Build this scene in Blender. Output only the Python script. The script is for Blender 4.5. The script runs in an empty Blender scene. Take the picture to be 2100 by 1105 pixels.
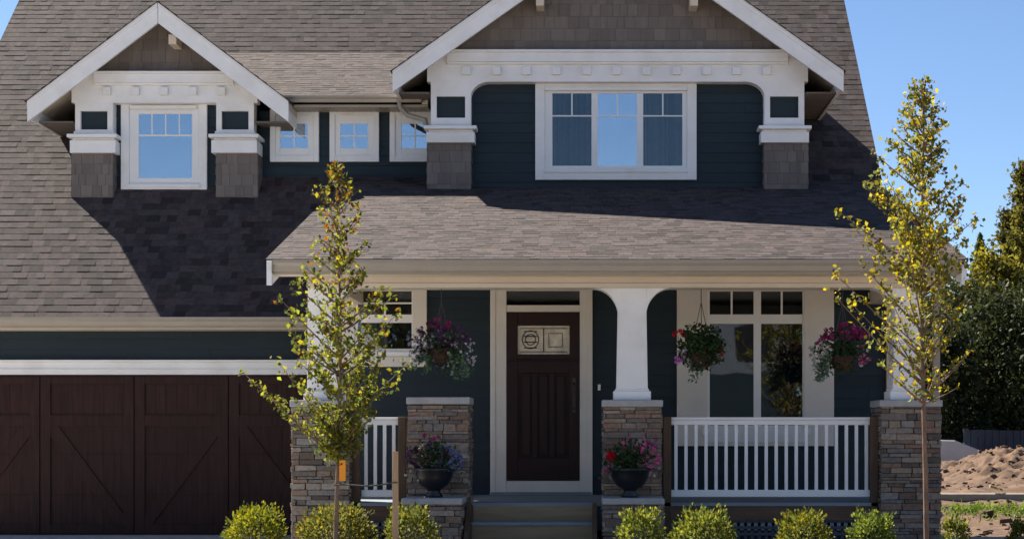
import bpy, math, random
import numpy as np
from mathutils import Vector, Matrix, noise
R = math.radians
sc = bpy.context.scene
col = sc.collection
random.seed(7)
rng = np.random.default_rng(11)

# ------------------------------------------------------------------ camera, sky, sun, exposure
EYE, F, U0, V0 = 1.35, 3700.0, 1208.0, 885.0          # survey of the photograph: eye height, focal length, horizon
cam_d = bpy.data.cameras.new('camera'); cam = bpy.data.objects.new('camera', cam_d); col.objects.link(cam)
cam.location = (0, 0, EYE); cam.rotation_euler = (R(90), 0, 0)
cam_d.sensor_width = 36; cam_d.lens = F / 2100 * 36
cam_d.shift_x = (1050 - U0) / 2100; cam_d.shift_y = (V0 - 552.5) / 2100
cam_d.clip_end = 3000; sc.camera = cam
TO_SUN = Vector((-0.78, 0.70, 1.0)).normalized()
SUN_EL = math.asin(TO_SUN.z); SUN_AZ = math.atan2(TO_SUN.x, TO_SUN.y)
w = bpy.data.worlds.new('World'); sc.world = w; w.use_nodes = True
nt = w.node_tree; nt.nodes.clear()
sky = nt.nodes.new('ShaderNodeTexSky'); sky.sky_type = 'NISHITA'; sky.sun_disc = False
sky.sun_elevation = SUN_EL; sky.sun_rotation = SUN_AZ; sky.air_density = 0.7; sky.dust_density = 0.15; sky.ozone_density = 4.0
bg = nt.nodes.new('ShaderNodeBackground'); bg.inputs[1].default_value = 0.048
wo = nt.nodes.new('ShaderNodeOutputWorld'); nt.links.new(sky.outputs[0], bg.inputs[0]); nt.links.new(bg.outputs[0], wo.inputs[0])
sun_d = bpy.data.lights.new('sun', 'SUN'); sun_d.energy = 4.6; sun_d.angle = R(0.5); sun_d.color = (1, 0.92, 0.80)
sun = bpy.data.objects.new('sun', sun_d); col.objects.link(sun); sun.location = (-20, 25, 40)
sun.rotation_euler = TO_SUN.to_track_quat('Z', 'Y').to_euler()
sc.view_settings.view_transform = 'Standard'; sc.view_settings.look = 'None'
sc.view_settings.exposure = 1.72; sc.view_settings.gamma = 1

def X(u, Y): return (u - U0) * Y / F
def Z(v, Y): return EYE + (V0 - v) * Y / F

# ------------------------------------------------------------------ materials
def mat(name, c, rough=0.7, var=0.12, scale=6.0, bump=0.0, bscale=80.0, tint=False, spec=0.3, metal=0.0,
        stretch=(1, 1, 1), dirt=None, dscale=1.2):
    m = bpy.data.materials.new(name); m.use_nodes = True
    n = m.node_tree.nodes; l = m.node_tree.links; b = n['Principled BSDF']
    b.inputs['Roughness'].default_value = rough; b.inputs['Specular IOR Level'].default_value = spec
    b.inputs['Metallic'].default_value = metal
    tc = n.new('ShaderNodeTexCoord'); mp = n.new('ShaderNodeMapping'); mp.inputs['Scale'].default_value = stretch
    l.new(tc.outputs['Object'], mp.inputs['Vector'])
    no = n.new('ShaderNodeTexNoise'); no.inputs['Scale'].default_value = scale; no.inputs['Detail'].default_value = 6
    no.inputs['Roughness'].default_value = 0.65
    l.new(mp.outputs[0], no.inputs['Vector'])
    mr = n.new('ShaderNodeMapRange'); mr.inputs['From Min'].default_value = 0.3; mr.inputs['From Max'].default_value = 0.7
    mr.inputs['To Min'].default_value = 1 - var; mr.inputs['To Max'].default_value = 1 + var
    l.new(no.outputs['Fac'], mr.inputs['Value'])
    mx = n.new('ShaderNodeMix'); mx.data_type = 'RGBA'; mx.blend_type = 'MULTIPLY'; mx.inputs['Factor'].default_value = 1
    mx.inputs['A'].default_value = (*c, 1)
    l.new(mr.outputs[0], mx.inputs['B']); out = mx.outputs['Result']
    if dirt:
        n2 = n.new('ShaderNodeTexNoise'); n2.inputs['Scale'].default_value = dscale; n2.inputs['Detail'].default_value = 8
        l.new(mp.outputs[0], n2.inputs['Vector'])
        r2 = n.new('ShaderNodeMapRange'); r2.inputs['From Min'].default_value = 0.5; r2.inputs['From Max'].default_value = 0.75
        l.new(n2.outputs['Fac'], r2.inputs['Value'])
        m3 = n.new('ShaderNodeMix'); m3.data_type = 'RGBA'; l.new(r2.outputs[0], m3.inputs['Factor'])
        l.new(out, m3.inputs['A']); m3.inputs['B'].default_value = (*dirt, 1); out = m3.outputs['Result']
    if tint:
        at = n.new('ShaderNodeAttribute'); at.attribute_name = 'tint'
        m2 = n.new('ShaderNodeMix'); m2.data_type = 'RGBA'; m2.blend_type = 'MULTIPLY'; m2.inputs['Factor'].default_value = 1
        l.new(out, m2.inputs['A']); l.new(at.outputs['Color'], m2.inputs['B']); out = m2.outputs['Result']
    l.new(out, b.inputs['Base Color'])
    if bump:
        nb = n.new('ShaderNodeTexNoise'); nb.inputs['Scale'].default_value = bscale; nb.inputs['Detail'].default_value = 4
        l.new(mp.outputs[0], nb.inputs['Vector'])
        bp = n.new('ShaderNodeBump'); bp.inputs['Strength'].default_value = bump; bp.inputs['Distance'].default_value = 0.01
        l.new(nb.outputs['Fac'], bp.inputs['Height']); l.new(bp.outputs[0], b.inputs['Normal'])
    return m

def leafmat(name, c, trans=0.5, rough=0.6, spec=0.14):
    m = bpy.data.materials.new(name); m.use_nodes = True
    n = m.node_tree.nodes; l = m.node_tree.links; b = n['Principled BSDF']
    at = n.new('ShaderNodeAttribute'); at.attribute_name = 'tint'
    mx = n.new('ShaderNodeMix'); mx.data_type = 'RGBA'; mx.blend_type = 'MULTIPLY'; mx.inputs['Factor'].default_value = 1
    mx.inputs['A'].default_value = (*c, 1); l.new(at.outputs['Color'], mx.inputs['B'])
    l.new(mx.outputs['Result'], b.inputs['Base Color']); b.inputs['Roughness'].default_value = rough
    b.inputs['Specular IOR Level'].default_value = spec
    t = n.new('ShaderNodeBsdfTranslucent'); hs = n.new('ShaderNodeHueSaturation')
    hs.inputs['Value'].default_value = 1.5; hs.inputs['Saturation'].default_value = 1.1; hs.inputs['Hue'].default_value = 0.485
    l.new(mx.outputs['Result'], hs.inputs['Color']); l.new(hs.outputs[0], t.inputs['Color'])
    ms = n.new('ShaderNodeMixShader'); ms.inputs[0].default_value = trans
    l.new(b.outputs[0], ms.inputs[1]); l.new(t.outputs[0], ms.inputs[2])
    l.new(ms.outputs[0], n['Material Output'].inputs['Surface'])
    return m

def glassmat(name, fac, tint=(0.9, 0.95, 1), wav=0.002):
    m = bpy.data.materials.new(name); m.use_nodes = True
    n = m.node_tree.nodes; l = m.node_tree.links; n.remove(n['Principled BSDF'])
    g = n.new('ShaderNodeBsdfGlossy'); g.inputs['Roughness'].default_value = 0.015; g.inputs['Color'].default_value = (*tint, 1)
    tr = n.new('ShaderNodeBsdfTransparent'); tr.inputs['Color'].default_value = (0.8, 0.84, 0.84, 1)
    fr = n.new('ShaderNodeLayerWeight'); fr.inputs['Blend'].default_value = 0.2
    ad = n.new('ShaderNodeMath'); ad.inputs[1].default_value = fac; ad.use_clamp = True; l.new(fr.outputs['Fresnel'], ad.inputs[0])
    ms = n.new('ShaderNodeMixShader'); l.new(ad.outputs[0], ms.inputs[0]); l.new(tr.outputs[0], ms.inputs[1]); l.new(g.outputs[0], ms.inputs[2])
    tc = n.new('ShaderNodeTexCoord'); no = n.new('ShaderNodeTexNoise'); no.inputs['Scale'].default_value = 1.6; no.inputs['Detail'].default_value = 1
    l.new(tc.outputs['Object'], no.inputs['Vector'])
    bp = n.new('ShaderNodeBump'); bp.inputs['Strength'].default_value = 0.5; bp.inputs['Distance'].default_value = wav
    l.new(no.outputs['Fac'], bp.inputs['Height']); l.new(bp.outputs[0], g.inputs['Normal'])
    l.new(ms.outputs[0], n['Material Output'].inputs['Surface'])
    return m

M = {}
M['shingle'] = mat('asphalt_shingle', (0.064, 0.0485, 0.0475), 0.9, 0.3, 14, 0.6, 200, True, 0.3)
M['shake'] = mat('brown_shake_paint', (0.165, 0.142, 0.130), 0.75, 0.1, 12, 0.15, 90, True, 0.2, stretch=(1, 1, 0.15))
M['siding'] = mat('navy_siding_paint', (0.018, 0.031, 0.041), 0.6, 0.12, 5, 0.08, 60, True, 0.25, stretch=(0.15, 0.15, 1))
M['white'] = mat('white_trim_paint', (0.80, 0.80, 0.80), 0.55, 0.06, 3, 0.06, 25, False, 0.3, dirt=(0.70, 0.69, 0.66), dscale=2.5)
M['bounce_cream'] = mat('trim_paint_warm_bounce', (0.62, 0.54, 0.45), 0.55, 0.05, 3, 0.03, 60, False, 0.3)  # white trim with warm ground bounce put into the colour
M['bounce_white'] = mat('trim_paint_slight_bounce', (0.68, 0.64, 0.58), 0.55, 0.05, 3, 0.03, 60, False, 0.3)  # same white trim, some of the warm bounce mixed into its colour
M['gutter'] = mat('beige_gutter_metal', (0.33, 0.29, 0.24), 0.5, 0.06, 4, 0, 60, False, 0.4)
M['vinyl'] = mat('white_vinyl', (0.78, 0.78, 0.78), 0.35, 0.02, 3)
M['stone'] = mat('ledge_stone', (1, 1, 1), 0.85, 0.3, 25, 0.6, 45, True, 0.2)
M['mortar'] = mat('dark_mortar', (0.075, 0.065, 0.058), 0.95, 0.2, 20)
M['cap'] = mat('cast_stone', (0.36, 0.355, 0.35), 0.8, 0.15, 8, 0.2, 60)
M['garage'] = mat('dark_stained_wood', (0.032, 0.0125, 0.0102), 0.6, 0.45, 4, 0.15, 30, False, 0.2, stretch=(6, 6, 0.5))
M['doorwood'] = mat('mahogany_door', (0.021, 0.0068, 0.0065), 0.5, 0.3, 5, 0.08, 30, False, 0.25, stretch=(6, 6, 0.5))
M['cedar'] = mat('brown_cedar', (0.095, 0.06, 0.038), 0.7, 0.25, 5, 0.15, 30, False, 0.25, stretch=(4, 4, 0.6))
M['cedarh'] = mat('brown_fascia_board', (0.12, 0.075, 0.05), 0.7, 0.25, 5, 0.15, 30, False, 0.25, stretch=(0.6, 4, 4))
M['deck'] = mat('grey_deck_board', (0.20, 0.24, 0.27), 0.6, 0.15, 5, 0.1, 40, False, 0.3, stretch=(0.5, 4, 4))
M['riser'] = mat('olive_riser_board', (0.28, 0.21, 0.125), 0.7, 0.2, 5, 0.1, 40, False, 0.25, stretch=(0.5, 4, 4))
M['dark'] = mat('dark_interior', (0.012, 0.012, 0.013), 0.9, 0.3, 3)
M['curtain'] = mat('grey_curtain_cloth', (0.10, 0.105, 0.115), 0.9, 0.1, 8)
M['blind'] = mat('pale_blind', (0.32, 0.33, 0.34), 0.8, 0.06, 8)
M['glass'] = glassmat('window_glass', 0.44, wav=0.004)
M['glass_porch'] = glassmat('porch_window_glass', 0.055)
M['glass_screen'] = glassmat('screened_window_glass', 0.05)
M['frost'] = mat('frosted_glass', (0.62, 0.55, 0.42), 0.25, 0.3, 9, 0.1, 30, False, 0.6)
M['lead_reflection'] = mat('lead_came_and_reflection', (0.05, 0.05, 0.05), 0.5, 0.1, 9)
M['bronze'] = mat('dark_bronze_metal', (0.05, 0.04, 0.035), 0.35, 0.2, 9, 0, 60, False, 0.5, 0.8)
M['pot'] = mat('black_glazed_pot', (0.005, 0.006, 0.010), 0.4, 0.2, 9, 0.05, 30, False, 0.5)
M['coir'] = mat('brown_coir', (0.05, 0.026, 0.018), 0.95, 0.5, 30, 0.8, 90)
M['wire'] = mat('chain_wire', (0.05, 0.05, 0.05), 0.5, 0.1, 9, 0, 60, False, 0.5, 0.6)
M['bark'] = mat('young_bark', (0.16, 0.105, 0.075), 0.85, 0.35, 18, 0.5, 60, stretch=(1, 1, 0.3))
M['bark_dark'] = mat('dark_bark', (0.06, 0.045, 0.035), 0.9, 0.3, 10, 0.5, 40)
M['stake'] = mat('raw_stake_wood', (0.36, 0.24, 0.14), 0.8, 0.2, 8, 0.2, 40, stretch=(6, 6, 0.5))
M['rope'] = mat('green_cord', (0.05, 0.055, 0.045), 0.8)
M['tag'] = mat('orange_tag_plastic', (0.75, 0.27, 0.015), 0.5, 0.03, 9)
M['leaf'] = leafmat('tree_leaf', (0.138, 0.148, 0.030), 0.58)
M['leaf_dark'] = leafmat('dark_leaf', (0.024, 0.034, 0.014), 0.3)
M['leaf_shrub'] = leafmat('shrub_leaf', (0.118, 0.142, 0.034), 0.42)
M['leaf_plant'] = leafmat('flower_leaf', (0.03, 0.06, 0.018), 0.3)
M['petal'] = leafmat('flower_petal', (1, 1, 1), 0.35, 0.6, 0.1)
M['soil'] = mat('pale_sandy_soil', (0.33, 0.275, 0.22), 0.95, 0.25, 0.8, 0.5, 12, dirt=(0.24, 0.18, 0.13), dscale=0.35)
M['mound'] = mat('dug_earth', (0.118, 0.072, 0.045), 0.95, 0.4, 2.2, 1.0, 9, dirt=(0.042, 0.026, 0.018), dscale=2.6)
M['concrete'] = mat('concrete_paving', (0.46, 0.45, 0.43), 0.85, 0.1, 2.5, 0.1, 60)
M['asphalt'] = mat('asphalt_road', (0.055, 0.055, 0.056), 0.9, 0.2, 12, 0.3, 120)
M['mulch'] = mat('bark_mulch', (0.05, 0.035, 0.025), 0.95, 0.5, 14, 0.8, 40)
M['grass'] = leafmat('grass_blade', (0.10, 0.16, 0.03), 0.4)
M['fence'] = mat('dark_fence_stain', (0.035, 0.042, 0.055), 0.8, 0.3, 6, 0.1, 30, stretch=(3, 3, 0.4))
M['lattice'] = mat('grey_lattice_paint', (0.06, 0.07, 0.09), 0.7, 0.1, 6)
M['stucco'] = mat('pale_stucco', (0.15, 0.165, 0.2), 0.9, 0.08, 6)

# ------------------------------------------------------------------ mesh helpers
ORG = {}
class MB:
    def __init__(s): s.v = []; s.f = []; s.t = []; s.m = []
    def add(s, vs, fs, tint=(1, 1, 1), mi=0):
        o = len(s.v); s.v.extend(vs)
        for f in fs: s.f.append(tuple(i + o for i in f)); s.t.append(tint); s.m.append(mi)
    def box(s, x0, x1, y0, y1, z0, z1, tint=(1, 1, 1), mi=0):
        vs = [(x, y, z) for z in (z0, z1) for y in (y0, y1) for x in (x0, x1)]
        s.add(vs, [(0, 2, 3, 1), (4, 5, 7, 6), (0, 1, 5, 4), (2, 6, 7, 3), (0, 4, 6, 2), (1, 3, 7, 5)], tint, mi)
        return s
    def jbox(s, x0, x1, y0, y1, z0, z1, j, tint, mi=0):
        vs = [(x + random.uniform(-j, j), y + random.uniform(-j, j) * .6, z + random.uniform(-j, j)) for z in (z0, z1) for y in (y0, y1) for x in (x0, x1)]
        s.add(vs, [(0, 2, 3, 1), (4, 5, 7, 6), (0, 1, 5, 4), (2, 6, 7, 3), (0, 4, 6, 2), (1, 3, 7, 5)], tint, mi)
    def prism(s, poly, d0, d1, axis='y', tint=(1, 1, 1), mi=0):
        """poly is a list of (a,b): xz for axis y, yz for axis x, xy for axis z"""
        n = len(poly)
        def P(p, d): return (p[0], d, p[1]) if axis == 'y' else ((d, p[0], p[1]) if axis == 'x' else (p[0], p[1], d))
        vs = [P(p, d0) for p in poly] + [P(p, d1) for p in poly]
        fs = [tuple(range(n)), tuple(range(2 * n - 1, n - 1, -1))] + [(i, i + n, (i + 1) % n + n, (i + 1) % n) for i in range(n)]
        s.add(vs, fs, tint, mi); return s
    def tube(s, pts, rad, n=6, tint=(1, 1, 1)):
        pts = [Vector(p) for p in pts]; rings = []
        for i, p in enumerate(pts):
            d = (pts[min(i + 1, len(pts) - 1)] - pts[max(i - 1, 0)])
            if d.length < 1e-6: d = Vector((0, 0, 1))
            q = d.to_track_quat('Z', 'X'); r = rad[i] if hasattr(rad, '__len__') else rad
            rings.append([tuple(p + q @ Vector((r * math.cos(2 * math.pi * k / n), r * math.sin(2 * math.pi * k / n), 0))) for k in range(n)])
        vs = [v for r in rings for v in r]; fs = []
        for i in range(len(rings) - 1):
            for k in range(n):
                fs.append((i * n + k, i * n + (k + 1) % n, (i + 1) * n + (k + 1) % n, (i + 1) * n + k))
        fs.append(tuple(range(n - 1, -1, -1))); fs.append(tuple(range(len(vs) - n, len(vs))))
        s.add(vs, fs, tint); return s
    def lathe(s, prof, c, n=20, tint=(1, 1, 1)):
        vs = [(c[0] + r * math.cos(2 * math.pi * k / n), c[1] + r * math.sin(2 * math.pi * k / n), c[2] + z) for r, z in prof for k in range(n)]
        fs = [(i * n + k, i * n + (k + 1) % n, (i + 1) * n + (k + 1) % n, (i + 1) * n + k) for i in range(len(prof) - 1) for k in range(n)]
        fs.append(tuple(range(n - 1, -1, -1))); fs.append(tuple(range(len(vs) - n, len(vs))))
        s.add(vs, fs, tint); return s
    def build(s, name, m, parent=None, bevel=0.0, smooth=False):
        org = ORG.get(parent.name, Vector()) if parent else Vector()
        me = bpy.data.meshes.new(name)
        me.from_pydata([(v[0] - org.x, v[1] - org.y, v[2] - org.z) for v in s.v], [], s.f)
        a = me.attributes.new('tint', 'FLOAT_COLOR', 'FACE')
        a.data.foreach_set('color', np.array([(*t, 1) for t in s.t], dtype=np.float32).ravel())
        for mm in (m if isinstance(m, (list, tuple)) else [m]): me.materials.append(mm)
        me.polygons.foreach_set('material_index', s.m)
        if smooth: me.polygons.foreach_set('use_smooth', [True] * len(s.f))
        me.update()
        o = bpy.data.objects.new(name, me); col.objects.link(o)
        if parent: o.parent = parent; ORG[o.name] = org
        if bevel:
            b = o.modifiers.new('bevel', 'BEVEL'); b.width = bevel; b.segments = 1; b.limit_method = 'ANGLE'; b.angle_limit = R(40)
        return o

def leaf_obj(name, P, size, tint, m, parent=None, aspect=0.55, droop=0.0, dirs=None, fold=0.15):
    """many small leaf blades in one mesh"""
    P = np.asarray(P, float); N = len(P)
    org = ORG.get(parent.name, Vector()) if parent else Vector()
    P = P - np.array(org)
    d = rng.normal(size=(N, 3)) if dirs is None else np.asarray(dirs, float) + rng.normal(size=(N, 3)) * .35
    d[:, 2] -= droop
    d /= np.linalg.norm(d, axis=1)[:, None] + 1e-9
    e = np.cross(d, rng.normal(size=(N, 3))); e /= np.linalg.norm(e, axis=1)[:, None] + 1e-9
    nn = np.cross(d, e)
    s = (np.asarray(size) * np.ones(N))[:, None]
    V = np.stack([P - d * s * .5, P + e * s * aspect * .5 - d * s * .05 + nn * s * fold, P + d * s * .5, P - e * s * aspect * .5 - d * s * .05 + nn * s * fold], 1).reshape(-1, 3)
    me = bpy.data.meshes.new(name)
    me.vertices.add(4 * N); me.vertices.foreach_set('co', V.astype(np.float32).ravel())
    me.loops.add(4 * N); me.loops.foreach_set('vertex_index', np.arange(4 * N, dtype=np.int32))
    me.polygons.add(N); me.polygons.foreach_set('loop_start', np.arange(0, 4 * N, 4, dtype=np.int32))
    me.update(calc_edges=True)
    a = me.attributes.new('tint', 'FLOAT_COLOR', 'FACE')
    a.data.foreach_set('color', np.concatenate([np.asarray(tint, float), np.ones((N, 1))], 1).astype(np.float32).ravel())
    me.materials.append(m); me.validate()
    o = bpy.data.objects.new(name, me); col.objects.link(o)
    if parent: o.parent = parent; ORG[o.name] = org
    return o

def thing(name, label, cat, loc, group=None):
    o = bpy.data.objects.new(name, None); col.objects.link(o); o.location = loc; o.empty_display_size = .2
    o['label'] = label; o['category'] = cat
    if group: o['group'] = group
    ORG[o.name] = Vector(loc); return o
def tag(o, label, cat, group=None):
    o['label'] = label; o['category'] = cat
    if group: o['group'] = group
    return o
def setting(o, kind='structure'): o['kind'] = kind; return o

def clip_poly(poly, planes):
    for (a, b, c) in planes:
        out = []
        for i in range(len(poly)):
            p, q = poly[i], poly[(i + 1) % len(poly)]
            dp, dq = a * p[0] + b * p[1] - c, a * q[0] + b * q[1] - c
            if dp <= 0: out.append(p)
            if dp * dq < 0:
                t = dp / (dp - dq); out.append((p[0] + (q[0] - p[0]) * t, p[1] + (q[1] - p[1]) * t))
        poly = out
        if len(poly) < 3: return []
    return poly

def courses(mb, O, a, b, la, lb, exp, wr, th, tintf, planes=(), gap=0.0, ragged=0.0):
    """overlapping courses of tabs (roof shingles, wall shakes, lap boards) on the plane O + a x + b s"""
    O, a, b = Vector(O), Vector(a).normalized(), Vector(b).normalized(); n = a.cross(b)
    i = 0; s0 = 0.0
    while s0 < lb - 1e-4:
        s1 = min(lb, s0 + exp)
        x = -random.uniform(0, wr[1])
        while x < la:
            wd = random.uniform(*wr); x0, x1 = max(0, x), min(la, x + wd - gap); x += wd
            if x1 - x0 < .004: continue
            rg = random.uniform(0, ragged)
            t = random.choice(th) * random.uniform(.85, 1.15)
            poly = clip_poly([(x0, s0 - rg), (x1, s0 - rg), (x1, s1), (x0, s1)], planes)
            if len(poly) < 3: continue
            tn = tintf(i); k = len(poly)
            H = [t * (1 - (p[1] - s0) / exp) + .002 for p in poly]
            top = [tuple(O + a * p[0] + b * p[1] + n * h) for p, h in zip(poly, H)]
            bot = [tuple(O + a * p[0] + b * p[1] - n * .004) for p in poly]
            fs = [tuple(range(k))] + [(j, j + k, (j + 1) % k + k, (j + 1) % k) for j in range(k)]
            mb.add(top + bot, fs, tn)
        s0 += exp; i += 1
    return mb

def roof_tint(i):
    if random.random() < .22: g = random.uniform(.42, .66)
    else: g = random.uniform(.74, 1.24)
    wv = random.uniform(-.05, .09)
    return (g * (1 + wv), g, g * (1 - wv * .6))
def shake_tint(i): g = random.uniform(.84, 1.14); return (g, g, g)
def lap_tint(i): g = random.uniform(.93, 1.07); return (g, g, g)

STONES = [(.20, .145, .11), (.24, .185, .14), (.19, .16, .14), (.20, .18, .165), (.13, .11, .095), (.21, .135, .10), (.26, .215, .175), (.16, .12, .095)]
def stone_pier(x0, x1, y0, y1, z0, z1, parent, name='stone_pier'):
    mb = MB(); mb.box(x0, x1, y0, y1, z0, z1, (1, 1, 1), 1)
    def side(axis, at, sgn, p0, p1):
        z = z0
        while z < z1 - .015:
            h = min(random.choice((.03, .04, .045, .055, .065, .08)) * random.uniform(.85, 1.15), z1 - z); p = p0 - random.uniform(0, .12)
            while p < p1:
                wd = random.uniform(.09, .34); q0, q1 = max(p, p0), min(p + wd, p1); p += wd
                if q1 - q0 < .025: continue
                c = random.choice(STONES); g = random.uniform(.75, 1.3); tn = tuple(k * g for k in c)
                d = random.uniform(.016, .036); a0, a1 = sorted((at - sgn * .01, at + sgn * d))
                if axis == 'y': mb.jbox(q0 + .004, q1 - .004, a0, a1, z + .002, z + h - .002, .004, tn)
                else: mb.jbox(a0, a1, q0 + .004, q1 - .004, z + .004, z + h - .004, .004, tn)
            z += h
    side('y', y0, -1, x0 - .02, x1 + .02); side('y', y1, 1, x0 - .02, x1 + .02)
    side('x', x0, -1, y0, y1); side('x', x1, 1, y0, y1)
    o = mb.build(name, [M['stone'], M['mortar']], parent, .005)
    return o
def stone_cap(x0, x1, y0, y1, z0, z1, parent, o=.035):
    mb = MB(); mb.box(x0 - o, x1 + o, y0 - o, y1 + o, z0, z1)
    return mb.build('cap', M['cap'], parent, .008)

# ------------------------------------------------------------------ the setting
def sheet(name, x0, x1, y0, y1, z, m, nx=1, ny=1):
    mb = MB(); mb.add([(x0, y0, z), (x1, y0, z), (x1, y1, z), (x0, y1, z)], [(0, 1, 2, 3)]); return setting(mb.build(name, m))
def terrain(x, y):
    p = float(np.interp(y, [23.3, 27, 31, 34, 38.2, 52, 60], [0, -.45, -.64, -.46, 0, 0, 0]))
    q = min(1, max(0, (x - 4.4) / 1.3)) * min(1, max(0, (44 - x) / 8)); q = q * q * (3 - 2 * q)
    n_ = noise.noise(Vector((x * .8, y * .8, 3))) * .07 + noise.noise(Vector((x * 3, y * 3, 7))) * .05
    return p * q + n_ * q * min(1, max(0, (y - 23.5) / 2)) * min(1, max(0, (60 - y) / 8))
gx_ = [-600, -80, 4.4] + list(np.arange(4.6, 20, .16)) + [22, 26, 32, 36, 40, 44, 80, 600]
gy_ = [-500, -60, 23.3] + list(np.arange(23.6, 44, .16)) + [46, 49, 52, 60, 120, 1500]
mb = MB(); mb.v = [(x, y, terrain(x, y)) for y in gy_ for x in gx_]; W_ = len(gx_)
for j in range(len(gy_) - 1):
    for i in range(W_ - 1):
        mb.f.append((j * W_ + i, j * W_ + i + 1, (j + 1) * W_ + i + 1, (j + 1) * W_ + i)); mb.t.append((1, 1, 1)); mb.m.append(1 if (gx_[i] > 4.3 and gy_[j] > 23.2 and gx_[i] < 80 and gy_[j] < 100) else 0)
setting(mb.build('ground', [M['soil'], M['mound']], None, 0, True))
mb = MB(); mb.box(-9.0, -3.05, 4.2, 23.7, -.1, .012); setting(mb.build('driveway', M['concrete']))
mb = MB(); mb.box(-1.35, .1, 4.2, 18.6, -.1, .016); setting(mb.build('path', M['concrete']))
mb = MB(); mb.box(-90, 90, 2.4, 3.95, -.1, .05); mb.box(-90, 90, 3.95, 4.2, -.1, .13); setting(mb.build('pavement', M['concrete']))
mb = MB(); mb.box(-90, 90, -7.5, 2.4, -.1, .008); setting(mb.build('road', M['asphalt']))
mb = MB(); mb.box(-3.05, -1.40, 15.4, 19.5, -.1, .02); mb.box(.12, 4.6, 15.4, 19.5, -.1, .02); setting(mb.build('planting_bed', M['mulch']))
# dug earth beside the house
mb = MB(); nx, ny = 300, 150; MY0, MY1 = 37.9, 49.5; xs = np.linspace(6.4, 32, nx); ys = np.linspace(MY0, MY1, ny); vs = []
for j, y in enumerate(ys):
    for i, x in enumerate(xs):
        cx = min(1, max(0, (x - 7.4) / 2.8)); cx = cx * cx * (3 - 2 * cx)
        cy = math.sin(math.pi * min(1, max(0, (y - MY0) / (MY1 - MY0)))) ** .75
        edge = min(1, (32 - x) / 3)
        h = (.22 + .62 * cx) * cy * edge * min(1, (x - 6.4) / .6)
        nz = noise.noise(Vector((x * .9, y * .9, 1))) * .16 + noise.noise(Vector((x * 2.3, y * 2.3, 5))) * .2 + noise.noise(Vector((x * 4.6, y * 4.6, 9))) * .16 + noise.noise(Vector((x * 9, y * 9, 2))) * .1
        vs.append((x, y, max(-.05, h * (1 + nz * .7) + nz * min(1, h * 2) * .5 - .02)))
mb.add(vs, [(j * nx + i, j * nx + i + 1, (j + 1) * nx + i + 1, (j + 1) * nx + i) for j in range(ny - 1) for i in range(nx - 1)])
setting(mb.build('dirt_mound_terrain', M['mound'], None, 0, True))
mb = MB(); mb.prism([(37.6, -.3), (37.6, .05), (37.64, .075), (37.78, .075), (37.8, -.3)], 7.0, 40, 'x'); setting(mb.build('kerb', M['soil']))
N = 2600; gx = np.concatenate([rng.normal(7.6, .35, 600), rng.normal(9.6, .8, N - 600)]); gy = rng.normal(35.9, .42, N)
g = rng.uniform(.6, 1.4, N); gz = np.array([terrain(a, b) for a, b in zip(gx, gy)])
setting(leaf_obj('grass', np.stack([gx, gy, gz + rng.uniform(.01, .09, N)], 1), rng.uniform(.08, .17, N), np.stack([g, g, g * .8], 1), M['grass'], None, .2, -1.2), 'stuff')
mb = MB()
for k in range(700):
    x, y = random.uniform(5.0, 13), random.uniform(24.5, 37.4); r = random.uniform(.02, .08) * (1.5 if random.random() < .12 else .8); z = terrain(x, y)
    mb.jbox(x - r, x + r, y - r, y + r, z - r * .8, z + r * .8, r * .35, (1, 1, 1))
for k in range(900):
    x, y = random.uniform(7.0, 15), random.uniform(38.3, 44); r = random.uniform(.012, .05)
    i = int((x - 6.4) / (32 - 6.4) * (nx - 1)); j = int((y - MY0) / (MY1 - MY0) * (ny - 1)); z = vs[j * nx + i][2]
    if z > .1: mb.jbox(x - r, x + r, y - r, y + r, z - r * .6, z + r, r * .35, (1, 1, 1))
setting(mb.build('dirt_clods_ground_cover', M['mound'], None, .02), 'stuff')

# ------------------------------------------------------------------ the house
house = thing('house', 'navy shingled craftsman house with brown roof, white gables and covered front porch', 'house', (-2.5, 23, 0))
def part(name, mb, m, parent=house, bevel=0.0, label=None, smooth=False):
    o = mb.build(name, m, parent, bevel, smooth)
    if label: o['label'] = label
    return o
PM = .91; cM, sM = math.cos(math.atan(PM)), math.sin(math.atan(PM))      # main roof pitch
ME_Y, ME_Z = 23.0, EYE + 1.46
def zmain(y): return ME_Z + PM * (y - ME_Y)
RIDGE_Y = 30.0; RIDGE_Z = zmain(RIDGE_Y)
PP = .273; PE_Y, PE_Z = 19.1, EYE + 1.83                                  # porch roof pitch
def zporch(y): return PE_Z + PP * (y - PE_Y)
XL, XR = -9.14, 4.08

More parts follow.
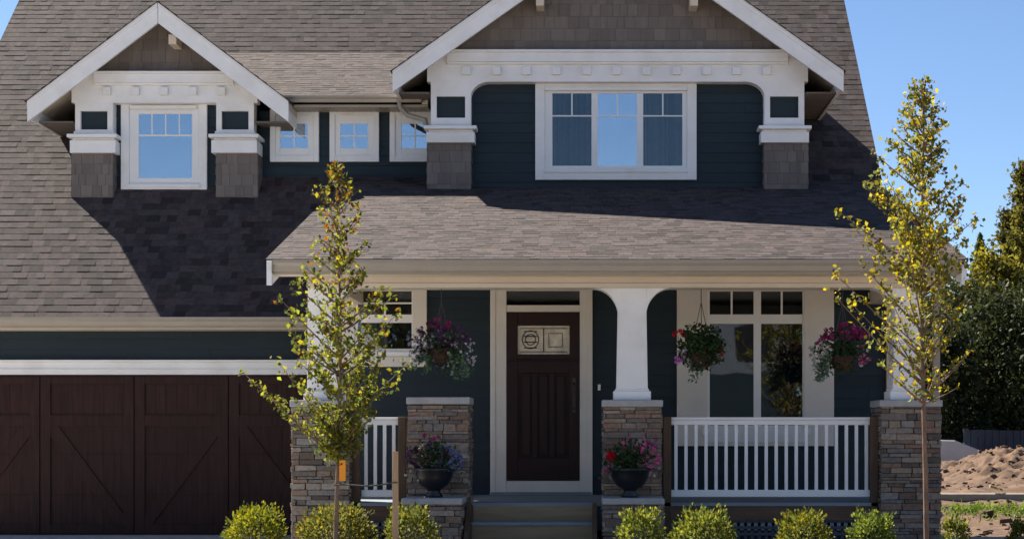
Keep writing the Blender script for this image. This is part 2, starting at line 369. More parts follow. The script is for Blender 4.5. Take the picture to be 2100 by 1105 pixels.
# walls
def siding_front(x0, x1, y, z0, z1, exp=.135, planes=()):
    mb = MB(); mb.box(x0, x1, y + .004, y + .12, z0, z1); courses(mb, (x0, y, z0), (1, 0, 0), (0, 0, 1), x1 - x0, z1 - z0, exp, (2.6, 3.7), (.012,), lap_tint, planes, .003); return mb
FL = .585                                                                  # porch floor height
part('wall', siding_front(-8.75, -3.2, 23.5, 0.0, 2.95), M['siding'])
part('wall', siding_front(-3.2, 3.66, 22.0, FL - .3, 3.45), M['siding'])
side_poly = [(22.05, 0), (32.9, 0), (32.9, zmain(27.1) - .2), (RIDGE_Y, RIDGE_Z - .2), (25.4, zmain(25.4) - .2), (22.05, zporch(22.05) - .14)]
mb = MB(); mb.prism(side_poly, 3.56, 3.66, 'x')
courses(mb, (3.66, 22.05, 0), (0, 1, 0), (0, 0, 1), 10.85, 10, .135, (2.6, 3.7), (.012,), lap_tint,
        [(-PP, 1, zporch(22.05) - .15), (-PM, 1, zmain(22.05) - .21), (PM, 1, RIDGE_Z - .2 + PM * (RIDGE_Y - 22.05))])
part('wall', mb, M['siding'])
mb = MB(); mb.prism([(23.5, 0), (32.9, 0), (32.9, zmain(27.1) - .2), (RIDGE_Y, RIDGE_Z - .2), (23.5, zmain(23.5) - .2)], -8.75, -8.65, 'x')
courses(mb, (-8.75, 32.9, 0), (0, -1, 0), (0, 0, 1), 9.4, 10, .135, (2.6, 3.7), (.012,), lap_tint,
        [(PM, 1, zmain(32.9) - .22), (-PM, 1, zmain(27.1) - .22)])
part('wall', mb, M['siding'])
mb = MB(); mb.box(-8.7, 3.6, 32.78, 32.9, 0, zmain(27.1) - .2); part('wall', mb, M['siding'])
mb = MB(); mb.prism([(22.12, 0), (23.5, 0), (23.5, zmain(23.5) - .16), (25.2, zmain(25.2) - .16), (25.2, zporch(25.2) - .13), (22.12, zporch(22.12) - .13)], -3.2, -3.1, 'x'); part('wall', mb, M['siding'])

# main roof
def roof_slab(mb, x0, x1, y0, z0, y1, z1, t=.14):
    mb.prism([(y0, z0), (y1, z1), (y1, z1 - t), (y0, z0 - t)], x0, x1, 'x', (1, 1, 1), 1)
mb = MB(); roof_slab(mb, XL, -3.3, ME_Y, ME_Z, RIDGE_Y, RIDGE_Z); roof_slab(mb, -3.3, XR, 25.25, zmain(25.25), RIDGE_Y, RIDGE_Z)
roof_slab(mb, XL, XR, RIDGE_Y, RIDGE_Z, 33.3, RIDGE_Z - PM * 3.3)
K0 = int((25.25 - ME_Y + .03) / cM / .14); O0 = Vector((XL - .02, ME_Y - .03, ME_Z - .02)); O1 = O0 + Vector((0, cM, sM)) * (K0 * .14)
TAB = ((.08, .20), (.002, .003, .005), roof_tint, (), .0, .004)
courses(mb, O0, (1, 0, 0), (0, cM, sM), -3.28 - XL, K0 * .14, .14, *TAB)
courses(mb, O1, (1, 0, 0), (0, cM, sM), XR - XL + .04, (RIDGE_Y - O1.y) / cM, .14, *TAB)
courses(mb, (XR, 33.3, RIDGE_Z - PM * 3.3), (-1, 0, 0), (0, -cM, sM), XR - XL, 3.3 / cM, .28, (.5, .9), (.01,), roof_tint)
mb.box(XL, XR, RIDGE_Y - .12, RIDGE_Y + .12, RIDGE_Z - .06, RIDGE_Z + .025)
main_roof = part('roof', mb, [M['shingle'], M['bounce_cream']], label='large steep brown grey shingled main roof')
def gutter(x0, x1, y, ztop, parent, h=.10, d=.11):
    mb = MB(); mb.prism([(y, ztop - h), (y - d * .6, ztop - h), (y - d * .7, ztop - h * .55), (y - d, ztop - h * .3), (y - d, ztop), (y - d + .012, ztop), (y - d + .012, ztop - h * .3), (y, ztop - h + .01)], x0, x1, 'x')
    mb.box(x0, x0 + .006, y - d, y, ztop - h, ztop - .004); mb.box(x1 - .006, x1, y - d, y, ztop - h, ztop - .004)
    mb.box(x0, x1, y, y + .02, ztop - h - .03, ztop - .01)
    return mb.build('gutter', M['gutter'], parent)
gutter(XL + .05, -3.3, ME_Y - .005, ME_Z - .005, main_roof, .105)
for x in (XL, XR - .035):
    mb = MB(); y0 = ME_Y if x < 0 else 25.25
    mb.prism([(y0, zmain(y0) - .015), (RIDGE_Y, RIDGE_Z - .015), (33.3, RIDGE_Z - PM * 3.3 - .015), (33.3, RIDGE_Z - PM * 3.3 - .26), (RIDGE_Y, RIDGE_Z - .26), (y0, zmain(y0) - .26)], x - .004, x + .04, 'x')
    mb.build('rake_board', M['white'], main_roof)
mb = MB(); mb.box(-8.74, -3.25, ME_Y + .02, 23.5, ME_Z - .15, ME_Z - .12); mb.build('soffit', M['bounce_cream'], main_roof)

# porch roof
cP, sP = math.cos(math.atan(PP)), math.sin(math.atan(PP)); PXL, PXR = -3.40, 3.985; PTOP = 25.42
mb = MB(); roof_slab(mb, PXL + .01, PXR - .01, PE_Y + .005, PE_Z, PTOP, zporch(PTOP), .11)
courses(mb, (PXL - .02, PE_Y - .03, PE_Z - .008), (1, 0, 0), (0, cP, sP), PXR - PXL + .04, (25.33 - PE_Y) / cP, .14, (.08, .20), (.002, .003, .005), roof_tint, (), .002, .012)
porch_roof = part('roof', mb, [M['shingle'], M['bounce_cream']], label='low sloped shingled porch roof')
gutter(PXL + .06, PXR - .06, PE_Y, PE_Z - .02, porch_roof, .115)
for x in (PXL, PXR - .05):
    mb = MB(); mb.prism([(PE_Y - .06, zporch(PE_Y - .06) - .012), (PTOP, zporch(PTOP) - .012), (PTOP, zporch(PTOP) - .24), (PE_Y - .06, zporch(PE_Y - .06) - .27)], x - .003, x + .05, 'x')
    mb.build('rake_board', M['white'], porch_roof)
mb = MB(); mb.box(PXL + .06, 3.9, PE_Y + .025, 19.44, PE_Z - .16, PE_Z - .135)
mb.box(-3.18, 3.8, 19.76, 21.98, 3.10, 3.13); mb.build('soffit', M['bounce_cream'], porch_roof)

# shed roof over the three small windows
SE_Y, SE_Z = 24.85, Z(197, 24.85); ST_Y = 27.8; PS = (zmain(ST_Y) - SE_Z) / (ST_Y - SE_Y); cS, sS = math.cos(math.atan(PS)), math.sin(math.atan(PS))
SX0, SX1 = -4.27, -2.22
mb = MB(); mb.prism([(SE_Y, SE_Z), (ST_Y + .3, SE_Z + PS * (ST_Y + .3 - SE_Y)), (ST_Y + .3, SE_Z + PS * (ST_Y + .3 - SE_Y) - .12), (SE_Y, SE_Z - .12)], SX0, SX1, 'x', (1, 1, 1), 1)
mb.prism([(SE_Y + .4, SE_Z + PS * .4 - .01), (ST_Y + .2, SE_Z + PS * (ST_Y + .2 - SE_Y) - .01), (ST_Y + .2, SE_Z + PS * (ST_Y + .2 - SE_Y) - .12), (SE_Y + .4, SE_Z + PS * .4 - .12)], -5.6, SX0, 'x', (1, 1, 1), 1)
mb.prism([(SE_Y + .4, SE_Z + PS * .4 - .01), (ST_Y + .2, SE_Z + PS * (ST_Y + .2 - SE_Y) - .01), (ST_Y + .2, SE_Z + PS * (ST_Y + .2 - SE_Y) - .12), (SE_Y + .4, SE_Z + PS * .4 - .12)], SX1, -.8, 'x', (1, 1, 1), 1)
LS = (ST_Y + .02 - SE_Y) / cS
courses(mb, (-5.6, SE_Y - .03, SE_Z - .012), (1, 0, 0), (0, cS, sS), 4.8, LS, .14, (.08, .20), (.002, .003, .005), roof_tint,
        [(-1, -.62, -(1.33 + 0)), (1, -.85, 3.4)], .002, .012)
shed_roof = part('roof', mb, [M['shingle'], M['bounce_cream']], label='shallow shingled roof over three small windows')
gutter(SX0, SX1 - .08, SE_Y, SE_Z - .01, shed_roof, .085, .09)
mb = MB(); mb.box(SX0, SX1, SE_Y + .02, 25.29, SE_Z - .15, SE_Z - .122)
for k in range(26): mb.box(SX0 + .04 + k * .078, SX0 + .055 + k * .078, SE_Y + .03, 25.26, SE_Z - .156, SE_Z - .15)
mb.build('soffit', M['gutter'], shed_roof)
mb = MB(); pts = [(-2.62, SE_Y - .04, SE_Z - .06), (-2.60, SE_Y + .0, SE_Z - .16), (-2.5, SE_Y + .02, SE_Z - .26), (-2.36, SE_Y - .1, SE_Z - .32), (-2.24, SE_Y - .2, SE_Z - .36), (-2.22, SE_Y - .2, SE_Z - .5)]
mb.tube(pts, .035, 8); mb.build('downspout', M['gutter'], shed_roof, 0, True)
part('wall', siding_front(-4.75, -2.0, 25.3, zporch(25.3) - .2, SE_Z - .13), M['siding'])

# --- windows
def window(x0, x1, z0, z1, y, cas, head, sill, sashes, bar=None, verts=0, pane_mat='glass', backing='dark', lites=None, parent=house, curtains=(), name='window'):
    """casing outline x0..x1, z0..z1 on the wall plane y; sashes = [(xa, xb, za, zb)] glass openings"""
    mb = MB()
    mb.box(x0, x0 + cas, y - .062, y + .01, z0, z1); mb.box(x1 - cas, x1, y - .062, y + .01, z0, z1)
    mb.box(x0 + cas, x1 - cas, y - .06, y + .01, z1 - head, z1); mb.box(x0 + cas, x1 - cas, y - .06, y + .01, z0, z0 + sill)
    w_ = part(name, mb, M['white'], parent, .004)
    ix0, ix1, iz0, iz1 = x0 + cas, x1 - cas, z0 + sill, z1 - head
    # sash frame: full face minus openings, built from strips
    mb = MB(); fy0, fy1 = y - .042, y + .008
    xs_ = sorted(set([s[0] for s in sashes])); 
    zl, zh = min(s[2] for s in sashes), max(s[3] for s in sashes); xl, xh = min(s[0] for s in sashes), max(s[1] for s in sashes)
    mb.box(ix0, xl, fy0, fy1, iz0, iz1); mb.box(xh, ix1, fy0, fy1, iz0, iz1); mb.box(xl, xh, fy0, fy1, iz0, zl); mb.box(xl, xh, fy0, fy1, zh, iz1)
    ss = sorted(set((s[0], s[1]) for s in sashes))
    for (a, b) in zip(ss[:-1], ss[1:]): mb.box(a[1], b[0], fy0 + .002, fy1, zl, zh)
    zs_ = sorted(set((s[2], s[3]) for s in sashes))
    for (a, b) in zip(zs_[:-1], zs_[1:]):
        for q in ss: mb.box(q[0], q[1], fy0 + .004, fy1, a[1], b[0])
    mb.build('sash', M['vinyl'], w_, .003)
    for k, (a, b, c, d) in enumerate(sashes):
        mb = MB(); mb.box(a - .004, b + .004, y - .030, y - .026, c - .004, d + .004); mb.build('pane', M[pane_mat[k] if isinstance(pane_mat, (list, tuple)) else pane_mat], w_)
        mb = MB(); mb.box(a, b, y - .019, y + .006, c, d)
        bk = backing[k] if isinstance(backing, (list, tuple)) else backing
        if bk == 'blind_top':
            mt = MB(); mt.box(a, b, y - .023, y - .0195, d - .30 * (d - c), d); mt.build('blind', M['blind'], w_); bk = 'dark'
        if bk == 'curtain':
            mb = MB(); n = 22
            for i in range(n):
                xa, xb = a + (b - a) * i / n, a + (b - a) * (i + 1) / n; g = random.uniform(.3, 2.3)
                mb.box(xa, xb, y - .018 - .004 * (i % 2), y + .006, c, d, (g, g, g))
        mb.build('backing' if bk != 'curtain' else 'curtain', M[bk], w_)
    if lites:
        for (a, b, c, d) in lites:
            mb = MB(); mb.box(a, b, y - .036, y - .0255, c, d); mb.build('muntin', M['vinyl'], w_)
    return w_
def tintmat(m):
    pass
M['curtain'] = mat('grey_curtain_cloth', (0.035, 0.038, 0.044), 0.9, 0.35, 8, 0, 60, True)

# three small square windows under the shed roof
wy = 25.3
for (a, b, pa, pb) in ((555, 655, 576, 632), (677, 778, 699, 755), (800, 903, 824, 880)):
    za, zb = Z(305, wy), Z(255, wy); xa, xb = X(pa, wy), X(pb, wy); xm = (xa + xb) / 2; zm = (za + zb) / 2
    window(X(a, wy), X(b, wy), Z(333, wy), Z(226, wy), wy, .075, .08, .09, [(xa, xb, za, zb)], backing='dark',
           lites=[(xm - .009, xm + .009, za, zb), (xa, xm - .009, zm - .009, zm + .009), (xm + .009, xb, zm - .009, zm + .009)])

# --- gabled fronts
def gable(name, label, yr, yw, xa, za, xl, slope, board, ybk, pier_o, pier_i, zb_f, zmold0, zmold1, dent, z_post, z_cap1, z_cap2, z_base, sq, wall_z0, arch):
    """yr rake plane, yw pier plane; wall 0.2 behind the piers"""
    hw = xa - xl; zt = za - slope * hw; x_r = xa + hw
    def zr(x): return za - slope * abs(x - xa)
    body = MB(); wy_ = yw + .2; zi = zb_f + .02
    body.box(xa - pier_o + .05, xa + pier_o - .05, wy_ + .004, ybk, wall_z0, zi)
    courses(body, (xa - pier_o + .05, wy_, wall_z0), (1, 0, 0), (0, 0, 1), 2 * pier_o - .1, zi - wall_z0, .135, (2.6, 3.7), (.012,), lap_tint, (), .003)
    for sgn in (-1, 1):
        xs_ = xa + sgn * (pier_o - .05); L = ybk - wy_
        courses(body, (xs_, wy_ if sgn > 0 else ybk, wall_z0), (0, sgn, 0), (0, 0, 1), L, zi - wall_z0, .135, (2.6, 3.7), (.012,), lap_tint)
    g_ = part(name, body, M['siding'], house, 0, label)
    # roof
    mb = MB(); t = .12
    mb.prism([(xl, zt), (xa, za), (x_r, zt), (x_r, zt - t), (xa, za - t), (xl, zt - t)], yr + .05, ybk + 1.2, 'y', (1, 1, 1), 1)
    ln = hw / math.cos(math.atan(slope)); c_, s_ = math.cos(math.atan(slope)), math.sin(math.atan(slope)); L = ybk + 1.2 - yr + .03
    courses(mb, (xl - .025, ybk + 1.2, zt - .025 * slope), (0, -1, 0), (c_, 0, s_), L, ln + .03, .14, (.16, .36), (.008, .014), roof_tint)
    courses(mb, (x_r + .025, yr - .03, zt - .025 * slope), (0, 1, 0), (-c_, 0, s_), L, ln + .03, .14, (.16, .36), (.008, .014), roof_tint)
    mb.build('roof', [M['shingle'], M['bounce_cream']], g_)
    for sgn in (-1, 1):
        xe = xa + sgn * hw; mb = MB()
        e = sgn * .004
        mb.prism([(xe, zt - .004), (xa + e, za - .004), (xa + e, za - board), (xe, zt - board)], yr, yr + .05, 'y')
        cut = .2 * board
        mb.prism([(xe, zt - .004), (xa + e, za - .004), (xa + e, za - .075), (xe, zt - .075)], yr - .014, yr, 'y')
        mb.build('rake_board', M['white'], g_)
    for sgn in (-1, 1):
        xe = xa + sgn * hw; mb = MB(); x0_, x1_ = sorted((xe - sgn * .004, xe - sgn * .045))
        mb.box(x0_, x1_, yr + .051, ybk, zt - .25, zt - .03); mb.build('fascia', M['white'], g_)
        x0_, x1_ = sorted((xe - sgn * .046, xa + sgn * (pier_o - .03))); mb = MB(); mb.box(x0_, x1_, yw - .02, ybk, zt - .235, zt - .215); mb.build('soffit', M['shake'], g_)
    # shingled triangle
    zs0 = zmold1; yt = yw + .06; zu = za - t
    mb = MB(); mb.prism([(xa - (zu - zs0) / slope, zs0), (xa + (zu - zs0) / slope, zs0), (xa, zu)], yt + .004, yt + .1, 'y')
    x00 = xa - (zu - zs0) / slope
    courses(mb, (x00, yt, zs0), (1, 0, 0), (0, 0, 1), 2 * (xa - x00), zu - zs0, .165, (.09, .2), (.007, .010), shake_tint, [(-slope, 1, 0), (slope, 1, slope * 2 * (xa - x00))], .004, .006)
    mb.build('shingle_panel', M['shake'], g_)
    # frieze with rounded lower corners, moulding, dentils
    xo0, xo1 = xa - pier_o, xa + pier_o
    poly = [(xo0, zb_f), (xo1, zb_f), (xo1, zr(xo1) - t), (xa + (zu - zmold1) / slope, zmold1), (xa - (zu - zmold1) / slope, zmold1), (xo0, zr(xo0) - t)]
    mb = MB(); mb.prism(poly, yw, yw + .19, 'y'); mb.build('frieze', M['white'], g_)
    mw = (zu - zmold1) / slope - .06
    mb = MB(); mb.box(xa - mw, xa + mw, yw - .07, yw - .001, zmold0 + .03, zmold1 - .02); mb.box(xa - mw - .03, xa + mw + .03, yw - .10, yw - .001, zmold1 - .02, zmold1 + .015)
    mb.box(xa - mw, xa + mw, yw - .04, yw - .001, zmold0, zmold0 + .03)
    mb.build('moulding', M['white'], g_, .004)
    for k in range(dent[0]):
        xd = dent[1] + k * dent[2]; mb = MB(); mb.box(xd - .056, xd + .056, yw - .05, yw - .0015, dent[3] - .112, dent[3]); mb.build('dentil', M['white'], g_, .004)
    # posts, caps and shingled bases at both corners
    for sgn in (-1, 1):
        a, b = sorted((xa + sgn * pier_o, xa + sgn * pier_i)); pw = b - a; q = .05
        out_ = sgn
        pa, pb = (a + q, b - .0) if sgn < 0 else (a + .0, b - q)
        mb = MB(); sz0, sz1 = sq; fx0, fx1 = pa + pw * .13, pb - pw * .13; d1 = yw + .5
        mb.box(pa, fx0, yw - .002, d1, z_post, zb_f - .001); mb.box(fx1, pb, yw - .002, d1, z_post, zb_f - .001)
        mb.box(fx0, fx1, yw - .002, d1, z_post, sz0); mb.box(fx0, fx1, yw - .002, d1, sz1, zb_f - .001)
        if arch:
            r, rz = arch; xc = pb if sgn < 0 else pa; sg = 1 if sgn < 0 else -1
            arc = [(xc + sg * (r - r * math.cos(t_ * math.pi / 2 / 10)), zb_f + .001 - rz + rz * math.sin(t_ * math.pi / 2 / 10)) for t_ in range(11)]
            mb.prism([(xc, zb_f + .001)] + arc[::-1], yw + .002, yw + .19, 'y')
        ps = mb.build('corner_post', M['white'], g_)
        mb = MB(); mb.box(fx0, fx1, yw + .05, yw + .1, sz0, sz1); mb.build('dark_panel', M['siding'], g_)
        mb = MB(); mb.box(pa - .085, pb + .085, yw - .12, yw + .55, z_cap1 + .005, z_cap1 + .05); mb.box(pa - .03, pb + .03, yw - .03, yw + .55, z_cap1 - .03, z_cap1 + .005); mb.box(pa - .055, pb + .055, yw - .07, yw + .55, z_cap2, z_cap1 - .03)
        mb.box(pa - .015, pb + .015, yw - .03, yw + .53, z_cap1 + .05, z_post)
        mb.build('post_cap', M['white'], g_, .003)
        mb = MB(); mb.box(a + .004, b - .004, yw + .004, yw + .5, z_base, z_cap2)
        h = z_cap2 - z_base
        courses(mb, (a, yw, z_base), (1, 0, 0), (0, 0, 1), b - a, h, .15, (.08, .19), (.007, .010), shake_tint, (), .004, .005)
        courses(mb, (b, yw, z_base), (0, 1, 0), (0, 0, 1), .5, h, .15, (.08, .19), (.007, .010), shake_tint, (), .004, .005)
        courses(mb, (a, yw + .5, z_base), (0, -1, 0), (0, 0, 1), .5, h, .15, (.08, .19), (.007, .010), shake_tint, (), .004, .005)
        mb.build('shingled_base', M['shake'], g_)
    return g_
# big gable over the porch
GW = 24.4
big = gable('front_gable', 'wide white trimmed gable with navy wall and triple window', 24.0, GW, .386, EYE + 6.915, -2.614, .705, .285, 28.6, 2.575, 1.985,
            Z(168, GW), Z(133, GW), Z(107, GW), (11, X(957, GW), X(1572, GW) / 10 - X(957, GW) / 10, Z(138, GW)), Z(262, GW), Z(268, GW), Z(294, GW), zporch(GW) - .08, (Z(242, GW), Z(198, GW)), zporch(GW) - .15, (.26, .20))
# small dormer over the garage
DW = 24.94
sml = gable('dormer', 'small gabled dormer with shingled corner bases on the garage roof', 24.55, DW, -5.868, EYE + 5.84, -7.645, .755, .285, 26.9, 1.285, .715,
            Z(211, DW), Z(176, DW), Z(151, DW), (5, X(220, DW), (X(455, DW) - X(220, DW)) / 4, Z(180, DW)), Z(270, DW), Z(285, DW), Z(315, DW), zmain(DW) - .12, (Z(266, DW), Z(228, DW)), zmain(DW) - .2, None)
# lookout brackets under the rakes
mb = MB(); yb = 24.06
mb.box(X(325, yb), X(341, yb), 24.64, DW + .05, Z(72, yb), Z(52, yb)); mb.build('bracket', M['bounce_cream'], sml)
for u in (1107, 1424):
    mb = MB(); mb.box(X(u - 8, yb), X(u + 8, yb), yb + .06, GW + .05, Z(10, yb), Z(-22, yb)); mb.build('bracket', M['bounce_cream'], big)

# gable window: triple
gy = GW + .2
ws = [(X(1133, gy), X(1213, gy), Z(341, gy), Z(193, gy)), (X(1226, gy), X(1306, gy), Z(341, gy), Z(193, gy)), (X(1319, gy), X(1399, gy), Z(341, gy), Z(193, gy))]
lt = []
zb_ = Z(239, gy)
for (a, b, c, d) in ws:
    m_ = (a + b) / 2; lt += [(a, b, zb_ - .009, zb_ + .009), (m_ - .009, m_ + .009, zb_ + .009, d)]
gw = window(X(1098, gy), X(1428, gy), Z(370, gy), Z(171, gy), gy, .13, .07, .105, ws, backing=['curtain', 'blind_top', 'curtain'], lites=lt, pane_mat=['glass_screen', 'glass', 'glass_screen'])
gw['label'] = 'wide triple window with grey curtains'
mb = MB(); mb.box(X(1116, gy), X(1410, gy), gy - .085, gy - .0605, Z(355, gy), Z(347, gy)); mb.build('sill', M['white'], gw); mb = MB(); mb.box(X(1118, gy), X(1408, gy), gy - .095, gy - .0605, Z(188, gy), Z(181, gy)); mb.build('drip_cap', M['white'], gw)
# dormer window
dy = DW + .2
pz = (X(286, dy), X(395, dy), Z(366, dy), Z(235, dy)); zb_ = Z(279, dy)
lt = [(pz[0], pz[1], zb_ - .011, zb_ + .011)] + [(X(u, dy) - .008, X(u, dy) + .008, zb_ + .011, pz[3]) for u in (313, 341, 369)]
dw = window(X(250, dy), X(426, dy), Z(399, dy), Z(213, dy), dy, .115, .06, .10, [pz], backing='dark', lites=lt)
mb = MB(); mb.box(X(264, dy), X(412, dy), dy - .085, dy - .0605, Z(386, dy), Z(379, dy)); mb.build('sill', M['white'], dw); mb = MB(); mb.box(X(270, dy), X(405, dy), dy - .095, dy - .0605, Z(226, dy), Z(219, dy)); mb.build('drip_cap', M['white'], dw)

# --- garage door
gY = 23.5
gz1 = Z(768, gY)
mb = MB(); mb.box(-8.7, -3.25, gY - .066, gY + .01, gz1 + .0, Z(738, gY) - .03); mb.box(-8.74, -3.22, gY - .11, gY + .01, Z(738, gY) - .03, Z(738, gY)); mb.box(-8.7, -3.25, gY - .08, gY - .066, gz1 + .06, gz1 + .075)
gd = MB(); gd.box(-8.36, -3.46, gY - .03, gY + .0, .02, gz1)
gdo = part('garage_door', gd, M['garage'], house)
mb.build('head_trim', M['white'], gdo, .004)
for (a, b) in ((-8.52, -8.37), (-3.45, -3.25)):
    mb = MB(); mb.box(a, b, gY - .05, gY + .01, .0, gz1 - .001); mb.build('jamb_trim', M['white'], gdo, .004)
pw = 4.9 / 4
for k in range(4):
    x0 = -8.36 + k * pw; x1 = x0 + pw; st = .135; mb = MB(); y0, y1 = gY - .056, gY - .0305
    zr0, zr1 = Z(873, gY), Z(850, gY); zt = gz1 - .03
    mb.box(x0 + .008, x0 + st, y0, y1, .03, zt); mb.box(x1 - st, x1 - .008, y0, y1, .03, zt)
    mb.box(x0 + st, x1 - st, y0 + .003, y1, zr0, zr1); mb.box(x0 + st, x1 - st, y0 + .003, y1, zt - .09, zt); mb.box(x0 + st, x1 - st, y0 + .003, y1, .03, .15)
    lo, hi = .15, zr0; xa_, xb_ = x0 + st, x1 - st
    if k % 2 == 1: poly = [(xb_, lo), (xb_, hi - .95 * (hi - lo)) , (xa_ + .10, hi), (xa_, hi), (xa_, hi - .08), (xb_ - .1, lo)]; poly = [(xa_, hi), (xa_, hi - .13), (xb_ - .10, lo), (xb_, lo), (xb_, lo + .13), (xa_ + .10, hi)]
    else: poly = [(xb_, hi), (xb_ - .10, hi), (xa_, lo + .13), (xa_, lo), (xa_ + .10, lo), (xb_, hi - .13)]
    mb.prism(poly, y0 + .005, y1, 'y')
    for q in range(1, 7): mb.box(xa_ + (xb_ - xa_) * q / 7 - .003, xa_ + (xb_ - xa_) * q / 7 + .003, gY - .033, gY - .0295, .16, zt - .1)
    for zq in (.53, 1.06, 1.55): mb.box(x0 + .01, x1 - .01, y0 - .001, y0 + .001, zq, zq + .006)
    mb.build('panel', M['garage'], gdo, .004)

# --- porch: floor, beam, piers, columns
mb = MB()
for k in range(18):
    yy = 19.5 + k * .14; mb.box(-3.1, 3.68, yy, yy + .136, FL - .035, FL)
mb.box(-3.08, 3.66, 19.56, 22, FL - .3, FL - .04)
part('porch_floor', mb, M['deck'])
for a, b in ((-2.6, -1.95), (.76, 3.14)):
    mb = MB(); mb.box(a, b, 19.52, 19.56, FL - .19, FL - .036); part('rim_board', mb, M['cedarh'])
for (a, b) in ((-2.58, -1.96), (.78, 3.12)):
    mb = MB(); n = int((b - a) / .075)
    for k in range(n): mb.box(a + k * .075, a + k * .075 + .032, 19.56, 19.575, .0, FL - .2)
    for k in range(6): mb.box(a, b, 19.545, 19.56, .02 + k * .07, .052 + k * .07)
    mb.box(a, b, 19.62, 19.64, 0, FL - .2); part('lattice', mb, M['lattice'])
BZ0, BZ1 = Z(590, 19.45), Z(548, 19.45)
mb = MB(); mb.box(X(629, 19.45), X(1938, 19.45), 19.45, 19.76, BZ0, PE_Z - .135)
mb.box(X(629, 19.45), X(1938, 19.45), 19.435, 19.45, BZ0 + .005, BZ0 + .05)
mb.box(-3.05, -2.75, 19.76, 21.98, BZ0, 3.1); mb.box(3.42, 3.72, 19.76, 21.98, BZ0, 3.1)
part('porch_beam', mb, M['bounce_cream'], house, .004)
CZ = Z(834, 19.4)
piers = [(X(601, 19.4), X(714, 19.4), 1), (X(840, 19.4), X(957, 19.4), 0), (X(1241, 19.4), X(1353, 19.4), 1), (X(1810, 19.4), X(1926, 19.4), 1)]
for k, (a, b, c) in enumerate(piers):
    top = CZ + (.03 if k == 1 else 0)
    p_ = stone_pier(a, b, 19.42, 20.02, 0.0, top, house)
    stone_cap(a, b, 19.42, 20.02, top, top + .075, p_)
    if not c: continue
    xm = (a + b) / 2; ct = top + .075; hw = .158
    mb = MB(); y0, y1 = 19.56, 19.88
    mb.add([(xm - hw - .012, y0 - .012, ct + .1), (xm + hw + .012, y0 - .012, ct + .1), (xm + hw + .012, y1 + .012, ct + .1), (xm - hw - .012, y1 + .012, ct + .1),
            (xm - hw + .008, 19.48, BZ0 + .001), (xm + hw - .008, 19.48, BZ0 + .001), (xm + hw - .008, y1, BZ0 + .001), (xm - hw + .008, y1, BZ0 + .001)],
           [(0, 1, 5, 4), (1, 2, 6, 5), (2, 3, 7, 6), (3, 0, 4, 7), (0, 3, 2, 1), (4, 5, 6, 7)])
    c_ = part('column', mb, M['white'], house, .004)
    mb = MB(); mb.box(xm - hw - .045, xm + hw + .045, y0 - .045, y1 + .045, ct, ct + .10); mb.box(xm - hw - .025, xm + hw + .025, y0 - .025, y1 + .025, ct + .10, ct + .125); mb.build('column_base', M['white'], c_, .006)
    for sg in ((1,), None, (-1, 1), (-1,))[k]:
        xc = xm + sg * (hw - .01); r, rz = .27, .32
        arc = [(xc + sg * (r - r * math.cos(t_ * math.pi / 2 / 12)), BZ0 + .001 - rz + rz * math.sin(t_ * math.pi / 2 / 12)) for t_ in range(13)]
        mb = MB(); mb.prism([(xc, BZ0 + .001)] + arc[::-1], 19.49, 19.74, 'y'); mb.build('arch_bracket', M['white'], c_)
for (a, b) in ((-1.92, -1.345), (.165, .755)):
    p_ = stone_pier(a, b, 18.76, 19.38, 0.0, .595, house, 'stone_plinth'); stone_cap(a, b, 18.76, 19.38, .595, .66, p_, .03)

# --- steps
st_ = MB()
part_steps = None
sx0, sx1 = -1.30, .085; RI = FL / 3.0
mb = MB(); 
for k in range(3):
    mb.box(sx0 + .05, sx1 - .05, 19.50 - .28 * k + (0 if k else .0), 19.53 - .28 * k, FL - RI * (k + 1) + .0, FL - RI * k - .036)
stp = part('steps', mb, M['riser'])
for k in range(1, 3):
    mb = MB(); y1 = 19.50 - .28 * (k - 1); mb.box(sx0 + .048, sx1 - .048, y1 - .30, y1 - .001, FL - RI * k - .038, FL - RI * k); mb.build('tread', M['deck'], stp, .006)
for x in (sx0, sx1 - .05):
    mb = MB(); mb.prism([(19.49, FL - .04), (19.49, 0), (18.62, 0), (18.62, .2), (18.9, .40), (19.2, .60)], x, x + .048, 'x'); mb.build('stringer', M['cedar'], stp)

# --- railings
def railing(x0, x1, n, posts):
    zt, zb = Z(855, 19.6), Z(1018, 19.6)
    mb = MB(); mb.box(x0, x1, 19.56, 19.65, zt - .03, zt); mb.box(x0, x1, 19.58, 19.63, zt - .085, zt - .03)
    r_ = part('railing', mb, M['vinyl'], house, .006)
    mb = MB(); mb.box(x0, x1, 19.57, 19.64, zb, zb + .075); mb.build('bottom_rail', M['vinyl'], r_, .006)
    for k in range(n):
        x = x0 + (x1 - x0) * (k + .5) / n; mb = MB(); mb.box(x - .017, x + .017, 19.588, 19.622, zb + .075, zt - .085); mb.build('baluster', M['vinyl'], r_)
    for (a, b) in posts:
        mb = MB(); mb.box(a, b, 19.50, 19.60, .02, zt + .005); mb.build('post', M['cedar'], r_, .005)
railing(X(1376, 19.6), X(1787, 19.6), 20, [(.80, .888), (3.045, 3.13)])
railing(X(741, 19.6), X(817, 19.6), 4, [(X(716, 19.6), X(740, 19.6)), (X(818, 19.6), X(834, 19.6))])

